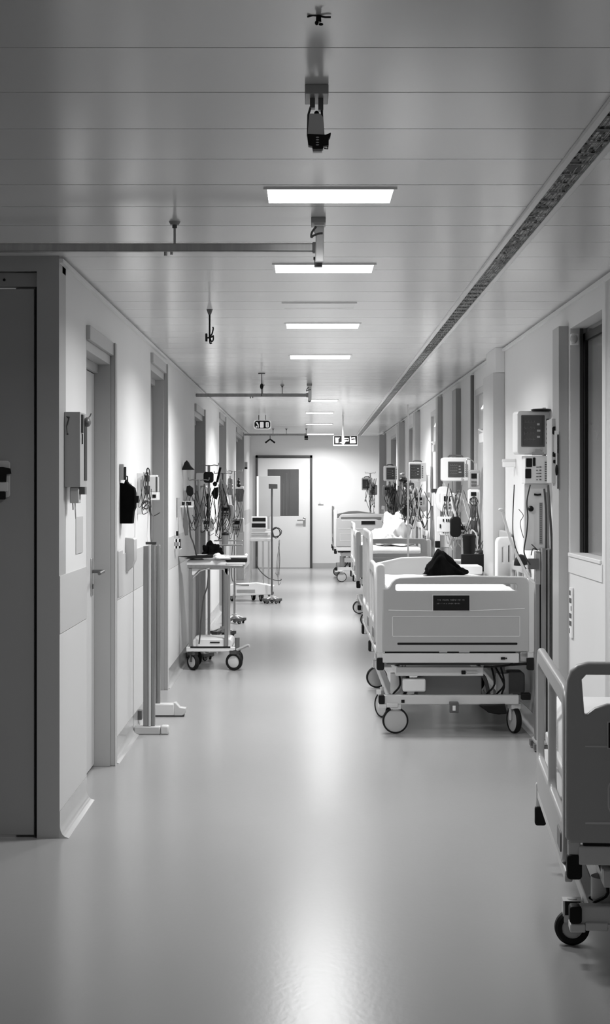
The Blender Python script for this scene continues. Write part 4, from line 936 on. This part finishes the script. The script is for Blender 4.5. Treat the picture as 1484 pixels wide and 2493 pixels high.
for px, Yq, lb in ((446, 13.9, 'left small black bottle on the wall shelf above the trolley'), (459, 13.9, 'right small black bottle on the wall shelf above the trolley')):
    tq = thing('bottle', at(px, 1226, Yq), lb, 'bottle', 'small black bottles above the trolley'); MB().cyl((0, 0, -.014), (0, 0, .014), .013 if px < 450 else .022).build('bottle', 'black', tq); MB().cyl((0, 0, .014), (0, 0, .022), .007).build('cap', 'white', tq)
tq = thing('wall_shelf', at(453, 1232, 13.9), 'narrow white shelf carrying the two small black bottles', 'shelf'); MB().box(-.075, .06, -.03, .09, -.012, 0).build('board', 'white', tq, bevel=.002); MB().box(-.075, .06, .085, .09, 0, .04).build('back', 'bedmt', tq)
tq = thing('wall_pole', at(434, 1190, 13.75), 'thin vertical rod with black tip on the left wall', 'rod'); MB().cyl((0, 0, -.12), (0, 0, .21), .005).build('rod', 'bedmt', tq); MB().cyl((0, 0, .225), (0, 0, .265), .009, .006).cyl((0, 0, .19), (0, 0, .215), .006).build('tip', 'black', tq)
MB().box(-.02, .0, .0, .02, -.03, .0).build('clip', 'midgrey', tq)
piece('tube_holder', MB().cyl((0, 0, -.14), (0, 0, .07), .012).cyl((.03, .02, -.1), (.03, .02, .06), .014), 'grey', 424, 1230, 13.4, 'pair of upright grey tubes clipped to the wall left of the trolley', 'tubes')
tq = thing('book_rack', at(428, 1318, 13.2), 'small white rack of black and white binders on the left wall', 'rack')
MB().box(-.045, .045, -.04, .04, -.062, -.055).box(-.045, -.04, -.04, .04, -.055, .03).build('rack', 'white', tq)
for k, (dx, mm) in enumerate(((-.02, 'black'), (-.006, 'paper'), (.006, 'black'), (.02, 'paper'), (.032, 'black'))):
    tb = thing('binder', at(428, 1318, 13.2)+Vector((dx, -.005, -.055)), '%s binder, %s in the small white rack' % ('black' if mm == 'black' else 'white', ('first', 'second', 'third', 'fourth', 'fifth')[k]), 'binder', 'binders in the small rack'); MB().box(-.0055, .0055, -.04, .04, 0, .075).build('cover', mm, tb, bevel=.001); MB().box(-.003, .003, -.042, -.04, .02, .05).build('spine_label', 'bedmt' if mm == 'black' else 'dgrey', tb)
tq = thing('marker', at(421, 1298, 13.2), 'left black marker above the small white rack', 'marker', 'markers above the small rack'); MB().box(-.008, .008, -.01, .01, -.02, .022).build('body', 'black', tq, bevel=.002)
tq = thing('marker', at(431, 1299, 13.2), 'right black marker above the small white rack', 'marker', 'markers above the small rack'); MB().box(-.009, .009, -.01, .01, -.018, .02).build('body', 'black', tq, bevel=.002)
# flasks, hoses and bags on the stands
piece('breathing_hose', MB().cyl((0, 0, -.14), (0, 0, .10), .010), 'black', 505, 1228, 15.1, 'straight black hose hanging on the second drip stand', 'hose')
piece('breathing_hose', MB().cyl((.022, 0, .10), (-.012, 0, -.05), .012), 'black', 531, 1162, 16.5, 'slanted black hose right of the square black display', 'hose')
piece('black_pouch', MB().panel([[(-.03, .0), (-.005, .05), (.025, .055), (.025, -.02), (.012, -.055), (-.01, -.045)]], 0, .05, .006), 'black', 523, 1201, 16.5, 'black pouch hanging below the slanted black hose', 'pouch')
heap('black_valve', at(523, 1178, 16.5), .022, .02, .024, 'black', 'black round knob above the black pouch', 'valve', 3, .2, flatz=False)
tq = thing('drain_bag', at(583, 1190, 18.1), 'dark grey drainage bag hung on the farthest of the left drip stands', 'drainage bag'); MB().panel([[(-.03, -.14), (.03, -.135), (.045, -.02), (.035, .0), (-.04, -.0), (-.042, -.06)]], 0, .03, .006).build('pouch', 'dgrey', tq); MB().box(-.05, .045, -.005, .03, .0, .025).build('frame', 'white', tq, bevel=.004); MB().ball((-.01, 0, .04), .024).ball((-.012, 0, .08), .018).ball((-.01, 0, .11), .01).build('float_balls', 'black', tq)
bag(at(542, 1172, 16.6), 'clear infusion bag left of the ribbed bottle on the third left stand', .09, .17)
tq = thing('ribbed_bottle', at(560, 1164, 17.4), 'ribbed grey bottle hanging upside down among the left stands', 'bottle')
MB().lathe([(.016, 0), (.026, -.01), (.03, -.06), (.026, -.065), (.032, -.075), (.028, -.10), (.034, -.11), (.03, -.16), (.02, -.18)]).build('bottle', 'grey', tq); MB().cyl((0, 0, 0), (0, 0, .02), .012).build('cap', 'white', tq); MB().tube([(0, 0, .02), (0, .3, .06), (0, .6, .07)], .005).build('hanger', 'steel', tq)
bag(at(497, 1185, 15.2), 'clear infusion bag under the square black display', .08, .15)
tangle((-.98, 14.25, 0), 'thin tubes on the nearest left drip stand', 8, .07, 1.1, 1.5, 31, 'tubed', .003)
tangle((-.88, 15.0, 0), 'thin tubes on the second left drip stand', 10, .08, 1.05, 1.55, 32, 'tubed', .0032)
tangle((-.82, 16.4, 0), 'thin tubes on the third left drip stand', 11, .10, .98, 1.6, 33, 'tubed', .0035)
tangle((-.80, 16.5, 0), 'pale looped tubes between the third and fourth left stands', 9, .12, 1.0, 1.6, 34, 'tube', .005)
tangle((-.78, 18.1, 0), 'thin tubes on the farthest left drip stand', 8, .10, .95, 1.5, 35, 'tubed', .0035)
pump((-.80, 16.4, 1.21), 'white infusion pump on the third left drip stand', .13, .12)
pump((-.90, 15.0, 1.12), 'small white infusion pump on the second left drip stand', .09, .10)
pump((-.76, 18.1, 1.02), 'grey infusion pump on the farthest left drip stand', .13, .15, 'midgrey')
canister(at(548, 1325, 16.2), 'clear jar standing on the third left drip stand shelf', .035, .09, 'tube', 'dark')
tq = thing('stand_shelf', (-.80, 16.5, .93), 'small wire shelf on the third left drip stand', 'shelf'); MB().box(-.12, .16, -.12, .06, .0, .012).build('plate', 'bedmt', tq, bevel=.003); MB().tube([(-.12, -.12, .05), (.16, -.12, .05), (.16, .06, .05), (-.12, .06, .05)], .004, 6, closed=True).build('guard', 'steel', tq)

# second cart with tall white screen
CY = 21.9
t = thing('equipment_cart', (-.66, CY, 0), 'white equipment cart with black displays, far left before the end door', 'cart')
MB().box(-.09, .22, -.02, .16, .80, .84).build('shelf', 'midgrey', t, bevel=.005)
MB().box(-.08, .20, .0, .14, .84, .93).build('drawer_unit', 'bedmt', t, bevel=.006)
MB().box(-.07, .18, -.005, .0, .87, .875).box(-.07, .15, -.005, .0, .90, .905).build('drawer_gap', 'dgrey', t)
MB().box(-.07, .13, -.01, .10, .96, 1.13).build('display_housing', 'white', t, bevel=.006)
s = MB().box(-.055, .12, -.016, -.009, 1.065, 1.115).box(-.065, .12, -.016, -.009, .985, 1.04).build('display', 'black', t, bevel=.002)
MB().box(-.06, .19, .005, .06, .93, .962).build('keyboard', 'bedmt', t); 
for x in (-.085, .08): MB().cyl((x, .1, .16), (x, .1, .80), .014).build('leg', 'steel', t)
MB().panel([[(-.36, .08), (.12, .10), (.2, .10), (.22, .20), (.0, .24), (-.34, .22), (-.38, .17)]], -.05, .22, .01).build('base', 'white', t)
MB().box(-.26, -.02, -.06, -.049, .12, .16).build('base_vent', 'grey', t)
caster(t, -.32, -.0, .062, .5, .04, .12, .35, 'midgrey', 'dark', disc_on=False); caster(t, .06, -.0, .055, .3, .035, .12, .35, 'midgrey', 'dark', disc_on=False); caster(t, .19, -.0, .055, .3, .035, .12, .35, 'midgrey', 'dark', disc_on=False); caster(t, -.05, .2, .055, .3, .035, .12, .35, 'midgrey', 'dark', disc_on=False)
MB().tube([(-.32, -.06, .75), (-.33, -.07, .45), (-.30, -.07, .25), (-.1, -.07, .22)], .006, 8, 6).tube([(-.0, -.05, .6), (.02, -.06, .45), (.15, -.07, .32), (.3, -.06, .28), (.33, -.05, .30)], .007, 8, 6).build('cables', 'dark', t)
t = thing('screen_panel', (-.51, 22.3, 1.13), 'tall blank pale panel covering part of the end door window', 'panel')
MB().panel([rr(-.14, 0, .155, .54, .006)], 0, .02, .003).build('board', 'grey', t); MB().box(-.162, -.135, -.004, .025, -.02, .54).build('edge', 'white', t)
MB().cyl((.0, .01, -1.12), (.0, .01, .0), .012).build('stem', 'steel', t); MB().box(-.1, .1, -.08, .1, -1.13, -1.11).build('foot', 'grey', t, bevel=.004)
t = stand((-.449, 21.5, 0), 'thin dark drip stand in front of the white end door', 1.5, .10, 'dgrey', hooks=False)
o = MB().box(-.06, .055, -.03, .03, 0, .065).build('pole_box', 'dgrey', None, bevel=.006); o.location = (-.43, 21.5, 1.5); tag(o, 'dark box on top of the thin dark drip stand', 'box')
coil((-.39, 21.45, .93), 'tangled dark cable on the thin dark drip stand', .06, 40, 12, 'dark', .005)
tangle((-.36, 21.45, 0), 'loose dark tubes hanging from the thin dark drip stand', 4, .05, .2, .85, 9, 'dgrey', .003)

struct(MB().box(WR+.004, WR+.12, 7.42, 7.48, .83, 1.33).build('trim_15', 'midgrey', bevel=.004), 'pale vertical guard on the wall corner at the right edge', 'wall guard')
# ---- distant left and right small items
t = thing('door_buzzer', (WL+.0, 28.2, 1.90), 'small dark box high on the left wall before the end door', 'box')
MB().box(0, .05, 0, .1, -.06, .06).build('body', 'midgrey', t, bevel=.004); MB().box(.005, .05, -.006, .0, -.06, -.03).build('base', 'black', t)
o = MB().box(WR-.012, WR-.002, 8.60, 8.68, .72, .98).build('notice', 'paper'); tag(o, 'small label sheet with dark squares on the wall below the window', 'label')
b = MB(); q = random.Random(3)
for i in range(3):
    for j in range(6):
        if q.random() > .25: b.box(WR-.0135, WR-.012, 8.605+i*.025, 8.622+i*.025, .74+j*.04, .765+j*.04)
b.build('print', 'dgrey', o, flat=True)

# ================================================================== WORLD, CAMERA
w = bpy.data.worlds.new('world'); sc.world = w; w.use_nodes = True
w.node_tree.nodes['Background'].inputs['Color'].default_value = (1, 1, 1, 1)
w.node_tree.nodes['Background'].inputs['Strength'].default_value = .25

cam = bpy.data.cameras.new('camera'); co = bpy.data.objects.new('camera', cam); C.objects.link(co)
co.location = (0, 0, CH); co.rotation_euler = (PI/2, 0, 0)
cam.sensor_fit = 'VERTICAL'; cam.sensor_height = 36; cam.sensor_width = 36*1484/2493
cam.lens = FPX/2493*36
cam.shift_x = -(VX - 742)/2493; cam.shift_y = -(1246.5 - VY)/2493
cam.clip_end = 100; cam.clip_start = .05
sc.camera = co
sc.view_settings.view_transform = 'Standard'; sc.view_settings.look = 'None'
sc.view_settings.exposure = .1; sc.view_settings.gamma = 1
sc.cycles.use_denoising = True
sc.cycles.max_bounces = 10; sc.cycles.diffuse_bounces = 6; sc.cycles.glossy_bounces = 5
sc.cycles.caustics_reflective = False; sc.cycles.caustics_refractive = False
sc.cycles.sample_clamp_indirect = 6
